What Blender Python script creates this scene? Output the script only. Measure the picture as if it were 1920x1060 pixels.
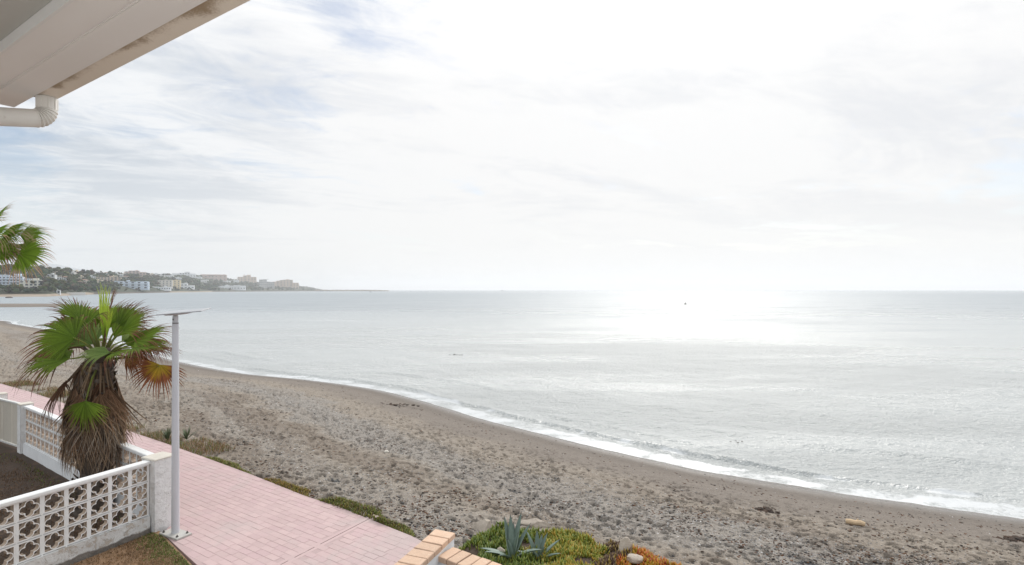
import bpy, math, random
import numpy as np
from mathutils import Vector, Matrix

# ------------------------------------------------------------------ clear, camera, sky, sun
sc = bpy.context.scene
for o in list(bpy.data.objects):
    bpy.data.objects.remove(o)
COL = sc.collection
random.seed(7)
RNG = np.random.default_rng(11)
F, HZ, CH, SEA = 1000.0, 544.0, 4.2, -1.8      # focal length in px, horizon row, camera height, sea level

cam_d = bpy.data.cameras.new('camera')
cam = bpy.data.objects.new('camera', cam_d)
COL.objects.link(cam)
cam.location = (0, 0, CH)
cam.rotation_euler = (math.radians(90), 0, 0)
cam_d.sensor_width = 36.0
cam_d.lens = 36.0 * F / 1920.0
cam_d.shift_y = (HZ - 530.0) / 1920.0
cam_d.clip_start = 0.05
cam_d.clip_end = 60000
sc.camera = cam

SUN_AZ = math.radians(18.5)       # to the right of straight ahead
SUN_EL = math.radians(37.5)
SUN_DIR = Vector((math.sin(SUN_AZ) * math.cos(SUN_EL), math.cos(SUN_AZ) * math.cos(SUN_EL), math.sin(SUN_EL)))


class Tree:
    """small helper for building node trees"""
    def __init__(self, nt):
        self.nt = nt

    def n(self, typ, ins=None, out=0, **props):
        nd = self.nt.nodes.new(typ)
        for k, v in props.items():
            setattr(nd, k, v)
        for k, v in (ins or {}).items():
            s = nd.inputs[k]
            if isinstance(v, bpy.types.NodeSocket):
                self.nt.links.new(v, s)
            else:
                s.default_value = v
        return nd.outputs[out]

    def math(self, op, a, b=0.0, c=0.0, clamp=False):
        return self.n('ShaderNodeMath', {0: a, 1: b, 2: c}, operation=op, use_clamp=clamp)

    def mix(self, f, a, b, blend='MIX'):
        nd = self.nt.nodes.new('ShaderNodeMix')
        nd.data_type = 'RGBA'
        nd.blend_type = blend
        for k, v in ((0, f), (6, a), (7, b)):
            if isinstance(v, bpy.types.NodeSocket):
                self.nt.links.new(v, nd.inputs[k])
            else:
                nd.inputs[k].default_value = v if k == 0 else (tuple(v) + (1,))[:4]
        return nd.outputs[2]

    def ss(self, v, a, b, lo=0.0, hi=1.0):
        return self.n('ShaderNodeMapRange', {0: v, 1: a, 2: b, 3: lo, 4: hi}, interpolation_type='SMOOTHSTEP')

    def noise(self, vec, scale, detail=4, rough=0.55, dist=0.0, out=0):
        return self.n('ShaderNodeTexNoise', {'Vector': vec, 'Scale': scale, 'Detail': detail, 'Roughness': rough,
                                             'Distortion': dist}, out=out)

    def comb(self, x, y, z):
        return self.n('ShaderNodeCombineXYZ', {0: x, 1: y, 2: z})

    def bump(self, h, strength, dist, normal=None):
        ins = {'Height': h, 'Strength': strength, 'Distance': dist}
        if normal is not None:
            ins['Normal'] = normal
        return self.n('ShaderNodeBump', ins)


def make_world():
    w = bpy.data.worlds.new('World')
    sc.world = w
    w.use_nodes = True
    nt = w.node_tree
    nt.nodes.clear()
    T = Tree(nt)
    d = T.n('ShaderNodeTexCoord')
    sep = nt.nodes.new('ShaderNodeSeparateXYZ')
    nt.links.new(d, sep.inputs[0])
    x, y, z = sep.outputs
    sky = nt.nodes.new('ShaderNodeTexSky')
    sky.sky_type = 'NISHITA'
    sky.sun_disc = False
    sky.sun_elevation = SUN_EL
    sky.sun_rotation = SUN_AZ
    sky.air_density = 1.0
    sky.dust_density = 1.0
    sky.ozone_density = 1.5
    # cloud layer: the direction projected on a flat layer high above
    zz = T.math('ADD', T.math('MAXIMUM', z, 0.0), 0.10)
    cx, cy = T.math('DIVIDE', x, zz), T.math('DIVIDE', y, zz)
    ca, sa = math.cos(math.radians(24)), math.sin(math.radians(24))
    u = T.math('ADD', T.math('MULTIPLY', cx, ca), T.math('MULTIPLY', cy, sa))
    v = T.math('SUBTRACT', T.math('MULTIPLY', cy, ca), T.math('MULTIPLY', cx, sa))
    p = T.comb(T.math('MULTIPLY', u, 0.72), v, 3.7)
    big = T.noise(p, 0.55, 3, 0.5, 0.3)
    fine = T.noise(p, 1.7, 9, 0.62, 0.55)
    wisp = T.noise(T.comb(T.math('MULTIPLY', u, 0.62), v, 9.1), 4.6, 9, 0.66, 1.1)
    dens = T.math('ADD', T.math('ADD', T.math('MULTIPLY', big, 0.45), T.math('MULTIPLY', fine, 0.70)),
                  T.math('MULTIPLY', wisp, 0.32))          # about 0.73 on average

    def lobe(px, py, width):
        c = Vector(((px - 960) / F, 1.0, (HZ - py) / F)).normalized()
        dt = T.n('ShaderNodeVectorMath', {0: d, 1: c}, out=1, operation='DOT_PRODUCT')
        return T.ss(dt, math.cos(math.radians(width)), 1.0)
    op = T.math('ADD', T.math('MULTIPLY', lobe(455, 70, 15), 0.115), T.math('MULTIPLY', lobe(740, -25, 9), 0.11))
    op = T.math('ADD', op, T.math('MULTIPLY', lobe(-60, 330, 8), 0.17))
    op = T.math('ADD', op, T.math('MULTIPLY', lobe(1990, 300, 6), 0.10))
    dens = T.math('SUBTRACT', dens, op)
    cover = T.ss(dens, 0.45, 0.68, 0.30, 1.0)
    # light and dark cloud
    gr = T.math('ADD', T.math('MULTIPLY', T.noise(T.comb(T.math('MULTIPLY', u, 0.55), v, 21.3), 1.0, 9, 0.62, 0.7), 0.75),
                T.math('MULTIPLY', wisp, 0.25))
    band = T.math('ADD', T.math('MULTIPLY', lobe(330, 225, 15), 0.10), T.math('MULTIPLY', lobe(1000, 320, 8), 0.05))
    band = T.math('ADD', band, T.math('MULTIPLY', lobe(1800, 30, 14), 0.06))
    band = T.math('ADD', band, T.math('MULTIPLY', lobe(1700, 335, 12), 0.05))
    gr = T.math('SUBTRACT', gr, band)
    lit = T.ss(gr, 0.33, 0.52)
    sd = T.n('ShaderNodeVectorMath', {0: d, 1: SUN_DIR}, out=1, operation='DOT_PRODUCT')
    sd = T.math('MAXIMUM', sd, 0.0)
    near = T.ss(sd, 0.48, 0.87)
    dark_c = T.mix(near, (0.385, 0.437, 0.50), (0.60, 0.610, 0.630))
    lite_c = T.mix(near, (0.665, 0.684, 0.705), (0.698, 0.698, 0.698))
    cl = T.mix(lit, dark_c, lite_c)
    glow = T.math('ADD', T.math('ADD', T.math('MULTIPLY', T.math('POWER', sd, 40.0), 0.05), T.math('MULTIPLY', T.math('POWER', sd, 7.0), 0.02)), T.math('MULTIPLY', T.math('POWER', sd, 260.0), 0.5))
    cl = T.mix(1.0, cl, T.comb(glow, T.math('MULTIPLY', glow, 0.985), T.math('MULTIPLY', glow, 0.95)), 'ADD')
    # towards the horizon the layer closes into an even pale veil
    zen = T.ss(z, 0.2, 1.0, 1.0, 1.35)
    cl = T.mix(1.0, cl, T.comb(zen, zen, zen), 'MULTIPLY')
    veil = T.ss(z, 0.0, 0.26, 1.0, 0.0)
    veil_c = T.mix(T.ss(sd, 0.36, 0.74), (0.585, 0.617, 0.636), (0.685, 0.68, 0.665))
    cl = T.mix(T.math('MULTIPLY', veil, 0.90), cl, veil_c)
    cover = T.math('MAXIMUM', cover, T.math('POWER', veil, 0.6))
    b1 = T.n('ShaderNodeBackground', {0: sky.outputs[0], 1: 0.085})
    b2 = T.n('ShaderNodeBackground', {0: cl, 1: 1.0})
    ms = T.n('ShaderNodeMixShader', {0: cover, 1: b1, 2: b2})
    out = nt.nodes.new('ShaderNodeOutputWorld')
    nt.links.new(ms, out.inputs[0])
    w.cycles.sampling_method = 'MANUAL'
    w.cycles.sample_map_resolution = 1024


make_world()
sun_d = bpy.data.lights.new('sun', 'SUN')
sun_d.energy = 1.5
sun_d.angle = math.radians(20)
sun_d.color = (1.0, 0.955, 0.89)
sun = bpy.data.objects.new('sun', sun_d)
COL.objects.link(sun)
sun.location = SUN_DIR * 100
sun.rotation_euler = SUN_DIR.to_track_quat('Z', 'Y').to_euler()

vs = sc.view_settings
vs.view_transform = 'Standard'
vs.look = 'None'
vs.exposure = 0.42
vs.gamma = 1.0
vs.use_curve_mapping = False
sc.render.engine = 'CYCLES'
cy = sc.cycles
cy.max_bounces = 7
cy.diffuse_bounces = 3
cy.glossy_bounces = 3
cy.transmission_bounces = 2
cy.transparent_max_bounces = 6
cy.volume_bounces = 1
cy.caustics_reflective = False
cy.caustics_refractive = False
cy.sample_clamp_indirect = 4.0
cy.use_denoising = True

# ------------------------------------------------------------------ helpers
def tag(o, label, cat=None, group=None, kind=None):
    o['label'] = label
    if cat: o['category'] = cat
    if group: o['group'] = group
    if kind: o['kind'] = kind
    return o


def thing(name, label, cat, loc=(0, 0, 0), rotz=0.0, group=None, kind=None):
    o = bpy.data.objects.new(name, None)
    o.empty_display_size = 0.1
    COL.objects.link(o)
    o.location = loc
    o.rotation_euler = (0, 0, rotz)
    return tag(o, label, cat, group, kind)


def link_mesh(name, me, parent=None, loc=None, rot=None, scale=None):
    o = bpy.data.objects.new(name, me)
    COL.objects.link(o)
    if parent is not None: o.parent = parent
    if loc is not None: o.location = loc
    if rot is not None: o.rotation_euler = rot
    if scale is not None: o.scale = scale
    return o


def np_mesh(name, verts, faces, mat, cols=None, smooth=False, attrs=None):
    """mesh from arrays; faces (n,3) or (n,4)"""
    verts = np.asarray(verts, dtype=np.float32)
    faces = np.asarray(faces, dtype=np.int32)
    me = bpy.data.meshes.new(name)
    k = faces.shape[1]
    me.vertices.add(len(verts))
    me.vertices.foreach_set('co', verts.ravel())
    me.loops.add(faces.size)
    me.loops.foreach_set('vertex_index', faces.ravel())
    me.polygons.add(len(faces))
    me.polygons.foreach_set('loop_start', np.arange(0, faces.size, k, dtype=np.int32))
    me.polygons.foreach_set('loop_total', np.full(len(faces), k, dtype=np.int32))
    if smooth:
        me.polygons.foreach_set('use_smooth', np.ones(len(faces), dtype=bool))
    me.update(calc_edges=True)
    if cols is not None:
        a = me.attributes.new('Col', 'FLOAT_COLOR', 'POINT')
        c = np.ones((len(verts), 4), dtype=np.float32)
        c[:, :3] = cols
        a.data.foreach_set('color', c.ravel())
    for nm, arr in (attrs or {}).items():
        a = me.attributes.new(nm, 'FLOAT', 'POINT')
        a.data.foreach_set('value', np.asarray(arr, dtype=np.float32))
    me.materials.append(mat)
    return me


class MB:
    """collects faces for one mesh"""
    def __init__(self):
        self.v, self.f, self.c = [], [], []

    def add(self, vs, fs, col=None):
        b = len(self.v)
        self.v += [tuple(p) for p in vs]
        self.f += [tuple(i + b for i in f) for f in fs]
        self.c += [col if col is not None else (1, 1, 1)] * len(vs)
        return self

    def addc(self, vs, fs, cols):
        b = len(self.v)
        self.v += [tuple(p) for p in vs]
        self.f += [tuple(i + b for i in f) for f in fs]
        self.c += list(cols)
        return self

    def box(self, x0, x1, y0, y1, z0, z1, M=None, col=None, top=1.0):
        cx, cyy = (x0 + x1) / 2, (y0 + y1) / 2
        vs = [Vector((x, y, z0)) for x, y in ((x0, y0), (x1, y0), (x1, y1), (x0, y1))]
        vs += [Vector((cx + (x - cx) * top, cyy + (y - cyy) * top, z1)) for x, y in ((x0, y0), (x1, y0), (x1, y1), (x0, y1))]
        if M is not None: vs = [M @ p for p in vs]
        return self.add(vs, [(3, 2, 1, 0), (4, 5, 6, 7), (0, 1, 5, 4), (1, 2, 6, 5), (2, 3, 7, 6), (3, 0, 4, 7)], col)

    def bevbox(self, x0, x1, y0, y1, z0, z1, b, col=None, M=None):
        """box whose upper edges are chamfered"""
        ring = lambda i, z: [Vector((x, y, z)) for x, y in ((x0 + i, y0 + i), (x1 - i, y0 + i), (x1 - i, y1 - i), (x0 + i, y1 - i))]
        vs = ring(0, z0) + ring(0, z1 - b) + ring(b, z1)
        if M is not None: vs = [M @ p for p in vs]
        fs = [(3, 2, 1, 0), (8, 9, 10, 11)]
        for k in (0, 4):
            for i in range(4):
                j = (i + 1) % 4
                fs.append((k + i, k + j, k + 4 + j, k + 4 + i))
        return self.add(vs, fs, col)

    def tube(self, pts, rads, n=10, col=None, cap=True, cols=None):
        pts = [Vector(p) for p in pts]
        if not hasattr(rads, '__len__'): rads = [rads] * len(pts)
        vs, cc = [], []
        ref = None
        for i, p in enumerate(pts):
            t = (pts[min(i + 1, len(pts) - 1)] - pts[max(i - 1, 0)])
            t = t.normalized() if t.length > 1e-9 else Vector((0, 0, 1))
            if ref is None:
                ref = t.orthogonal().normalized()
            a = (ref - t * ref.dot(t))
            a = a.normalized() if a.length > 1e-6 else t.orthogonal().normalized()
            ref = a
            b = t.cross(a)
            for k in range(n):
                an = 2 * math.pi * k / n
                vs.append(p + (a * math.cos(an) + b * math.sin(an)) * rads[i])
                cc.append(cols[i] if cols else (col or (1, 1, 1)))
        fs = []
        for i in range(len(pts) - 1):
            for k in range(n):
                fs.append((i * n + k, i * n + (k + 1) % n, (i + 1) * n + (k + 1) % n, (i + 1) * n + k))
        if cap:
            fs.append(tuple(range(n))[::-1])
            fs.append(tuple(range((len(pts) - 1) * n, len(pts) * n)))
        return self.addc(vs, fs, cc)

    def mesh(self, name, mat, smooth=False, sharp=None):
        me = bpy.data.meshes.new(name)
        me.from_pydata(self.v, [], self.f)
        me.update()
        if smooth:
            me.polygons.foreach_set('use_smooth', np.ones(len(me.polygons), dtype=bool))
            if sharp is not None:
                me.set_sharp_from_angle(angle=math.radians(sharp))
        a = me.attributes.new('Col', 'FLOAT_COLOR', 'POINT')
        c = np.ones((len(self.v), 4), dtype=np.float32)
        c[:, :3] = np.array(self.c, dtype=np.float32)
        a.data.foreach_set('color', c.ravel())
        me.materials.append(mat)
        return me

    def build(self, name, mat, parent=None, smooth=False, sharp=None, **kw):
        return link_mesh(name, self.mesh(name, mat, smooth, sharp), parent, **kw)


def ground_pt(px, py, z=0.0):
    Y = (CH - z) * F / (py - HZ)
    return Vector(((px - 960) / F * Y, Y, z))


def at_depth(px, py, Y):
    return Vector(((px - 960) / F * Y, Y, CH - (py - HZ) / F * Y))


# value noise in numpy
_tab = RNG.random((256, 256)).astype(np.float32)
def vnoise(x, y):
    xi, yi = np.floor(x).astype(int), np.floor(y).astype(int)
    fx, fy = x - xi, y - yi
    fx, fy = fx * fx * (3 - 2 * fx), fy * fy * (3 - 2 * fy)
    g = lambda a, b: _tab[a & 255, b & 255]
    return (g(xi, yi) * (1 - fx) + g(xi + 1, yi) * fx) * (1 - fy) + (g(xi, yi + 1) * (1 - fx) + g(xi + 1, yi + 1) * fx) * fy
def fbm(x, y, o=4):
    s, a, t = 0, 1.0, 0
    for i in range(o):
        s = s + a * vnoise(x * 2 ** i + 17.3 * i, y * 2 ** i + 5.1 * i)
        t += a
        a *= 0.5
    return s / t
def sstep(x, a, b):
    t = np.clip((x - a) / (b - a), 0, 1)
    return t * t * (3 - 2 * t)


# ------------------------------------------------------------------ materials
def new_mat(name):
    m = bpy.data.materials.new(name)
    m.use_nodes = True
    m.node_tree.nodes.clear()
    return m, Tree(m.node_tree)


def finish(m, T, shader):
    out = m.node_tree.nodes.new('ShaderNodeOutputMaterial')
    m.node_tree.links.new(shader, out.inputs[0])
    return m


def pos(T):
    return T.n('ShaderNodeNewGeometry', out=0)


def mat_plain(name, col, rough=0.6, var=0.12, scale=6.0, bump=0.0, bscale=60.0, metal=0.0, dirt=None, dirt_amt=0.0, spec=0.4, objvar=0.0):
    m, T = new_mat(name)
    P = pos(T)
    n = T.noise(P, scale, 6, 0.6)
    f = T.math('MULTIPLY_ADD', n, 2 * var, 1 - var)
    if objvar:
        r = T.n('ShaderNodeObjectInfo', out='Random')
        f = T.math('MULTIPLY', f, T.math('MULTIPLY_ADD', r, 2 * objvar, 1 - objvar))
    c = T.mix(1.0, col, T.comb(f, f, f), 'MULTIPLY')
    if dirt:
        dn = T.ss(T.noise(P, scale * 0.7, 7, 0.68, 0.4), 0.52, 0.72)
        c = T.mix(T.math('MULTIPLY', dn, dirt_amt), c, dirt)
    ins = {'Base Color': c, 'Roughness': rough, 'Metallic': metal, 'Specular IOR Level': spec}
    if bump:
        ins['Normal'] = T.bump(T.noise(P, bscale, 5, 0.6), bump, 0.01)
    return finish(m, T, T.n('ShaderNodeBsdfPrincipled', ins))


def mat_attr(name, rough=0.6, var=0.15, scale=30.0, trans=0.0, spec=0.3, objvar=0.0):
    m, T = new_mat(name)
    c = T.n('ShaderNodeAttribute', attribute_name='Col')
    n = T.noise(pos(T), scale, 4, 0.6)
    f = T.math('MULTIPLY_ADD', n, 2 * var, 1 - var)
    if objvar:
        r = T.n('ShaderNodeObjectInfo', out='Random')
        f = T.math('MULTIPLY', f, T.math('MULTIPLY_ADD', r, 2 * objvar, 1 - objvar))
    c = T.mix(1.0, c, T.comb(f, f, f), 'MULTIPLY')
    s = T.n('ShaderNodeBsdfPrincipled', {'Base Color': c, 'Roughness': rough, 'Specular IOR Level': spec})
    if trans:
        t = T.n('ShaderNodeBsdfTranslucent', {'Color': c})
        s = T.n('ShaderNodeMixShader', {0: trans, 1: s, 2: t})
    return finish(m, T, s)


def mat_beach():
    m, T = new_mat('beach_sand')
    P = pos(T)
    d = T.n('ShaderNodeAttribute', attribute_name='shore', out='Fac')
    n_big = T.noise(P, 0.35, 4, 0.6)
    dw = T.math('ADD', d, T.math('MULTIPLY_ADD', n_big, 4.0, -2.0))
    fine = T.noise(P, 26, 6, 0.75)
    med = T.noise(P, 5.0, 6, 0.65)
    base = T.mix(T.ss(med, 0.35, 0.68), (0.37, 0.318, 0.262), (0.49, 0.432, 0.365))
    wetf = T.ss(d, 0.35, 2.4, 1.0, 0.0)
    smooth_c = T.mix(T.ss(med, 0.3, 0.7), (0.285, 0.245, 0.210), (0.345, 0.302, 0.262))
    base = T.mix(T.ss(dw, 2.8, 4.8), smooth_c, base)
    # shingle, weed and sand lie in bands along the shore
    al = T.n('ShaderNodeAttribute', attribute_name='along', out='Fac')
    band = T.noise(T.comb(T.math('MULTIPLY', dw, 0.62), T.math('MULTIPLY', al, 0.035), 3.0), 1.0, 4, 0.6, 0.3)
    b1 = T.math('MULTIPLY', T.ss(dw, 4.8, 6.2), T.ss(dw, 7.4, 8.8, 1, 0))
    b2 = T.math('MULTIPLY', T.ss(dw, 9.2, 10.2), T.ss(dw, 10.8, 11.8, 1, 0))
    peb = T.n('ShaderNodeTexVoronoi', {'Vector': P, 'Scale': 30.0}, out=1)
    pr = T.n('ShaderNodeSeparateColor', {0: peb})
    shingle = T.mix(pr, (0.15, 0.148, 0.15), (0.56, 0.545, 0.53))
    base = T.mix(T.math('MULTIPLY', T.math('MAXIMUM', b1, T.math('MULTIPLY', b2, 0.6)), 0.40), base, shingle)
    upper = T.ss(dw, 4.2, 5.6)
    base = T.mix(T.math('MULTIPLY', T.math('MULTIPLY', T.ss(band, 0.50, 0.62), upper), 0.50), base, T.mix(pr, (0.15, 0.115, 0.09), (0.30, 0.24, 0.19)))
    base = T.mix(T.math('MULTIPLY', T.math('MULTIPLY', T.ss(band, 0.46, 0.36), upper), 0.28), base, T.mix(pr, (0.30, 0.295, 0.29), (0.66, 0.64, 0.61)))
    # grains
    base = T.mix(0.55, base, T.mix(T.ss(fine, 0.32, 0.70), (0.45, 0.44, 0.43), (1.35, 1.33, 1.3)), 'MULTIPLY')
    # rusty brown weed litter
    wl = T.math('MULTIPLY', T.ss(T.noise(P, 1.6, 8, 0.72, 0.3), 0.57, 0.66), T.ss(T.noise(P, 16, 5, 0.7), 0.46, 0.60))
    wl = T.math('MULTIPLY', wl, T.ss(dw, 4.5, 7.0))
    base = T.mix(T.math('MULTIPLY', wl, 0.8), base, (0.105, 0.055, 0.032))
    # dark specks on the smooth lower beach
    spk = T.math('MULTIPLY', T.ss(T.noise(P, 9, 6, 0.75), 0.60, 0.68), T.ss(T.noise(P, 0.9, 4, 0.6), 0.46, 0.62))
    spk = T.math('MULTIPLY', spk, T.ss(d, 0.9, 2.0))
    base = T.mix(T.math('MULTIPLY', spk, 0.75), base, (0.07, 0.055, 0.045))
    base = T.mix(1.0, base, (0.68, 0.675, 0.67), 'MULTIPLY')
    base = T.mix(wetf, base, T.mix(1.0, base, (0.66, 0.65, 0.64), 'MULTIPLY'))
    rough = T.ss(d, 0.0, 1.3, 0.22, 0.9)
    h = T.math('ADD', T.math('MULTIPLY', fine, 0.6), T.math('MULTIPLY', T.noise(P, 9, 5, 0.6), 1.0))
    nb = T.bump(h, T.ss(d, 0.2, 3.5, 0.05, 0.75), 0.035)
    return finish(m, T, T.n('ShaderNodeBsdfPrincipled', {'Base Color': base, 'Roughness': rough, 'Normal': nb, 'Specular IOR Level': 0.35}))


def mat_sea():
    m, T = new_mat('sea_water')
    P = pos(T)
    sep = m.node_tree.nodes.new('ShaderNodeSeparateXYZ')
    m.node_tree.links.new(P, sep.inputs[0])
    X, Y, Z = sep.outputs
    foam = T.n('ShaderNodeAttribute', attribute_name='foam', out='Fac')
    # wind slicks: long smooth lanes between ruffled water, laid out by distance off shore
    warp = T.noise(T.comb(T.math('MULTIPLY', X, 0.006), T.math('MULTIPLY', Y, 0.012), 2.0), 1.0, 5, 0.6, 0.6)
    ly = T.math('LOGARITHM', T.math('MAXIMUM', Y, 5.0), 10.0)
    ly = T.math('ADD', ly, T.math('MULTIPLY_ADD', warp, 0.5, -0.25))
    ly = T.math('ADD', ly, T.math('MULTIPLY', T.math('DIVIDE', X, T.math('MAXIMUM', Y, 5.0)), 0.10))
    s1 = T.math('MULTIPLY', T.ss(ly, 1.72, 1.98), T.ss(ly, 2.08, 2.24, 1, 0))
    s2 = T.math('MULTIPLY', T.ss(ly, 2.95, 3.1), T.ss(ly, 3.35, 3.5, 1, 0))
    slick = T.math('MAXIMUM', s1, T.math('MULTIPLY', s2, 0.7))
    streak = T.noise(T.comb(T.math('MULTIPLY', X, 0.03), T.math('MULTIPLY', Y, 0.12), 7.0), 1.0, 5, 0.6, 0.4)
    ruff = T.math('MULTIPLY', T.math('SUBTRACT', 1.0, T.math('MULTIPLY', slick, 0.50)), T.ss(streak, 0.32, 0.62, 0.55, 1.20))
    h1 = T.noise(T.comb(T.math('MULTIPLY', X, 0.8), T.math('MULTIPLY', Y, 1.6), 1.0), 2.2, 5, 0.65, 0.3)
    h2 = T.noise(T.comb(T.math('MULTIPLY', X, 0.35), T.math('MULTIPLY', Y, 0.8), 4.0), 0.9, 3, 0.5, 0.2)
    hh = T.math('ADD', h1, T.math('MULTIPLY', h2, 0.9))
    h3 = T.noise(T.comb(T.math('MULTIPLY', X, 1.0), T.math('MULTIPLY', Y, 1.5), 8.0), 5.0, 3, 0.6, 0.2)
    hh = T.math('ADD', hh, T.math('MULTIPLY', h3, 0.8))
    nb = T.bump(hh, T.math('MULTIPLY', ruff, T.ss(Y, 25, 400, 0.95, 0.70)), 0.18)
    fn = T.noise(P, 7.0, 7, 0.7, 0.3)
    fm = T.ss(T.math('ADD', foam, T.math('MULTIPLY_ADD', fn, 1.0, -0.5)), 0.30, 0.66)
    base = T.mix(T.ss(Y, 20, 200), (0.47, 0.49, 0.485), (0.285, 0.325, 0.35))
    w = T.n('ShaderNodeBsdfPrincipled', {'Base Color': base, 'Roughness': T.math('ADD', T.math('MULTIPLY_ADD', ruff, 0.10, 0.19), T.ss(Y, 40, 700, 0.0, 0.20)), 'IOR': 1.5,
                                         'Normal': nb, 'Specular IOR Level': 0.5})
    f = T.n('ShaderNodeBsdfPrincipled', {'Base Color': (0.62, 0.64, 0.65, 1), 'Roughness': 0.35, 'Normal': T.bump(fn, 0.4, 0.05)})
    return finish(m, T, T.n('ShaderNodeMixShader', {0: fm, 1: w, 2: f}))


def mat_stucco(name, peel=0.0, foot=False, tint=(0.74, 0.74, 0.73), blockcol=False):
    m, T = new_mat(name)
    P = pos(T)
    c = T.mix(T.noise(P, 4, 6, 0.6), tuple(t * 0.86 for t in tint), tuple(min(1, t * 1.10) for t in tint))
    h = T.noise(P, 26, 6, 0.6)
    if blockcol:
        c = T.mix(1.0, c, T.n('ShaderNodeAttribute', attribute_name='Col'), 'MULTIPLY')
    if peel:
        msk = T.ss(T.noise(P, 7.0, 9, 0.72, 0.6), 0.52, 0.60)
        warm = T.mix(T.noise(P, 11, 4, 0.6), (0.46, 0.36, 0.27), (0.60, 0.54, 0.47))
        c = T.mix(T.math('MULTIPLY', msk, peel), c, warm)
        crack = T.n('ShaderNodeTexVoronoi', {'Vector': T.n('ShaderNodeVectorMath', {0: P, 1: T.noise(P, 5, 4, 0.6, out=1)}, operation='ADD'),
                                             'Scale': 5.0}, feature='DISTANCE_TO_EDGE')
        cr = T.math('MULTIPLY', T.ss(crack, 0.0, 0.022, 1, 0), T.ss(T.noise(P, 2.0, 3), 0.5, 0.6))
        c = T.mix(T.math('MULTIPLY', cr, 0.7), c, (0.14, 0.11, 0.09))
        h = T.math('SUBTRACT', T.math('ADD', h, T.math('MULTIPLY', T.noise(P, 7, 6, 0.6), 2.0)), T.math('MULTIPLY', msk, 0.7))
    if foot:
        sep = m.node_tree.nodes.new('ShaderNodeSeparateXYZ')
        m.node_tree.links.new(P, sep.inputs[0])
        zz = T.math('ADD', sep.outputs[2], T.math('MULTIPLY_ADD', T.noise(P, 3.5, 6, 0.6), 0.16, -0.08))
        c = T.mix(T.ss(zz, 0.055, 0.085, 1, 0), c, T.mix(T.noise(P, 9, 6, 0.65), (0.13, 0.115, 0.10), (0.30, 0.27, 0.24)))
    ins = {'Base Color': c, 'Roughness': 0.85, 'Normal': T.bump(h, 0.55 if peel else 0.25, 0.03 if peel else 0.01), 'Specular IOR Level': 0.25}
    return finish(m, T, T.n('ShaderNodeBsdfPrincipled', ins))


def mat_pavers(name, k=1.0):
    m, T = new_mat(name)
    P = pos(T)
    r = T.n('ShaderNodeAttribute', attribute_name='Col')
    oi = T.n('ShaderNodeObjectInfo', out='Random')
    c = T.mix(T.noise(P, 1.1, 5, 0.6), (0.50 * k, 0.365 * k, 0.36 * k), (0.585 * k, 0.44 * k, 0.435 * k))
    c = T.mix(1.0, c, r, 'MULTIPLY')
    f = T.math('MULTIPLY_ADD', oi, 0.05, 0.975)
    c = T.mix(1.0, c, T.comb(f, f, f), 'MULTIPLY')
    # worn grey patches and sand blown over the paint
    sepw = m.node_tree.nodes.new('ShaderNodeSeparateXYZ'); m.node_tree.links.new(P, sepw.inputs[0])
    wear = T.ss(T.math('ADD', T.noise(P, 0.9, 8, 0.66, 0.5), T.ss(sepw.outputs[0], -3.8, -2.3, 0.0, 0.10)), 0.50, 0.70)
    c = T.mix(T.math('MULTIPLY', wear, 0.55), c, (0.47, 0.40, 0.385))
    sp = T.ss(T.noise(P, 14, 7, 0.75), 0.58, 0.70)
    c = T.mix(T.math('MULTIPLY', sp, 0.6), c, (0.60, 0.52, 0.48))
    dk = T.ss(T.noise(P, 8, 8, 0.72), 0.60, 0.72)
    c = T.mix(T.math('MULTIPLY', dk, 0.30), c, (0.25, 0.18, 0.17))
    return finish(m, T, T.n('ShaderNodeBsdfPrincipled', {'Base Color': c, 'Roughness': 0.75, 'Specular IOR Level': 0.3,
                                                        'Normal': T.bump(T.noise(P, 70, 4, 0.7), 0.25, 0.008)}))


def mat_soffit(name, stain=False, col=(0.70, 0.655, 0.615)):
    m, T = new_mat(name)
    P = pos(T)
    c = T.mix(T.noise(P, 1.3, 3, 0.5), tuple(k * 0.97 for k in col), tuple(k * 1.03 for k in col))
    if stain:
        vv = T.n('ShaderNodeAttribute', attribute_name='Col')
        vs_ = T.n('ShaderNodeSeparateColor', {0: vv})
        g = T.math('SUBTRACT', 1.0, vs_)        # 1 at the house side of the gutter
        blot = T.noise(P, 3.2, 3, 0.55, 0.3)
        sp = T.noise(P, 110, 5, 0.85)
        a = T.math('ADD', T.math('MULTIPLY', blot, 1.3), T.math('MULTIPLY', g, 0.55))
        a = T.math('ADD', a, T.math('MULTIPLY_ADD', sp, 1.1, -0.55))
        st = T.ss(a, 0.92, 1.34)
        c = T.mix(T.math('MULTIPLY', st, 0.85), c, (0.30, 0.20, 0.10))
    return finish(m, T, T.n('ShaderNodeBsdfPrincipled', {'Base Color': c, 'Roughness': 0.5, 'Specular IOR Level': 0.3}))


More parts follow.
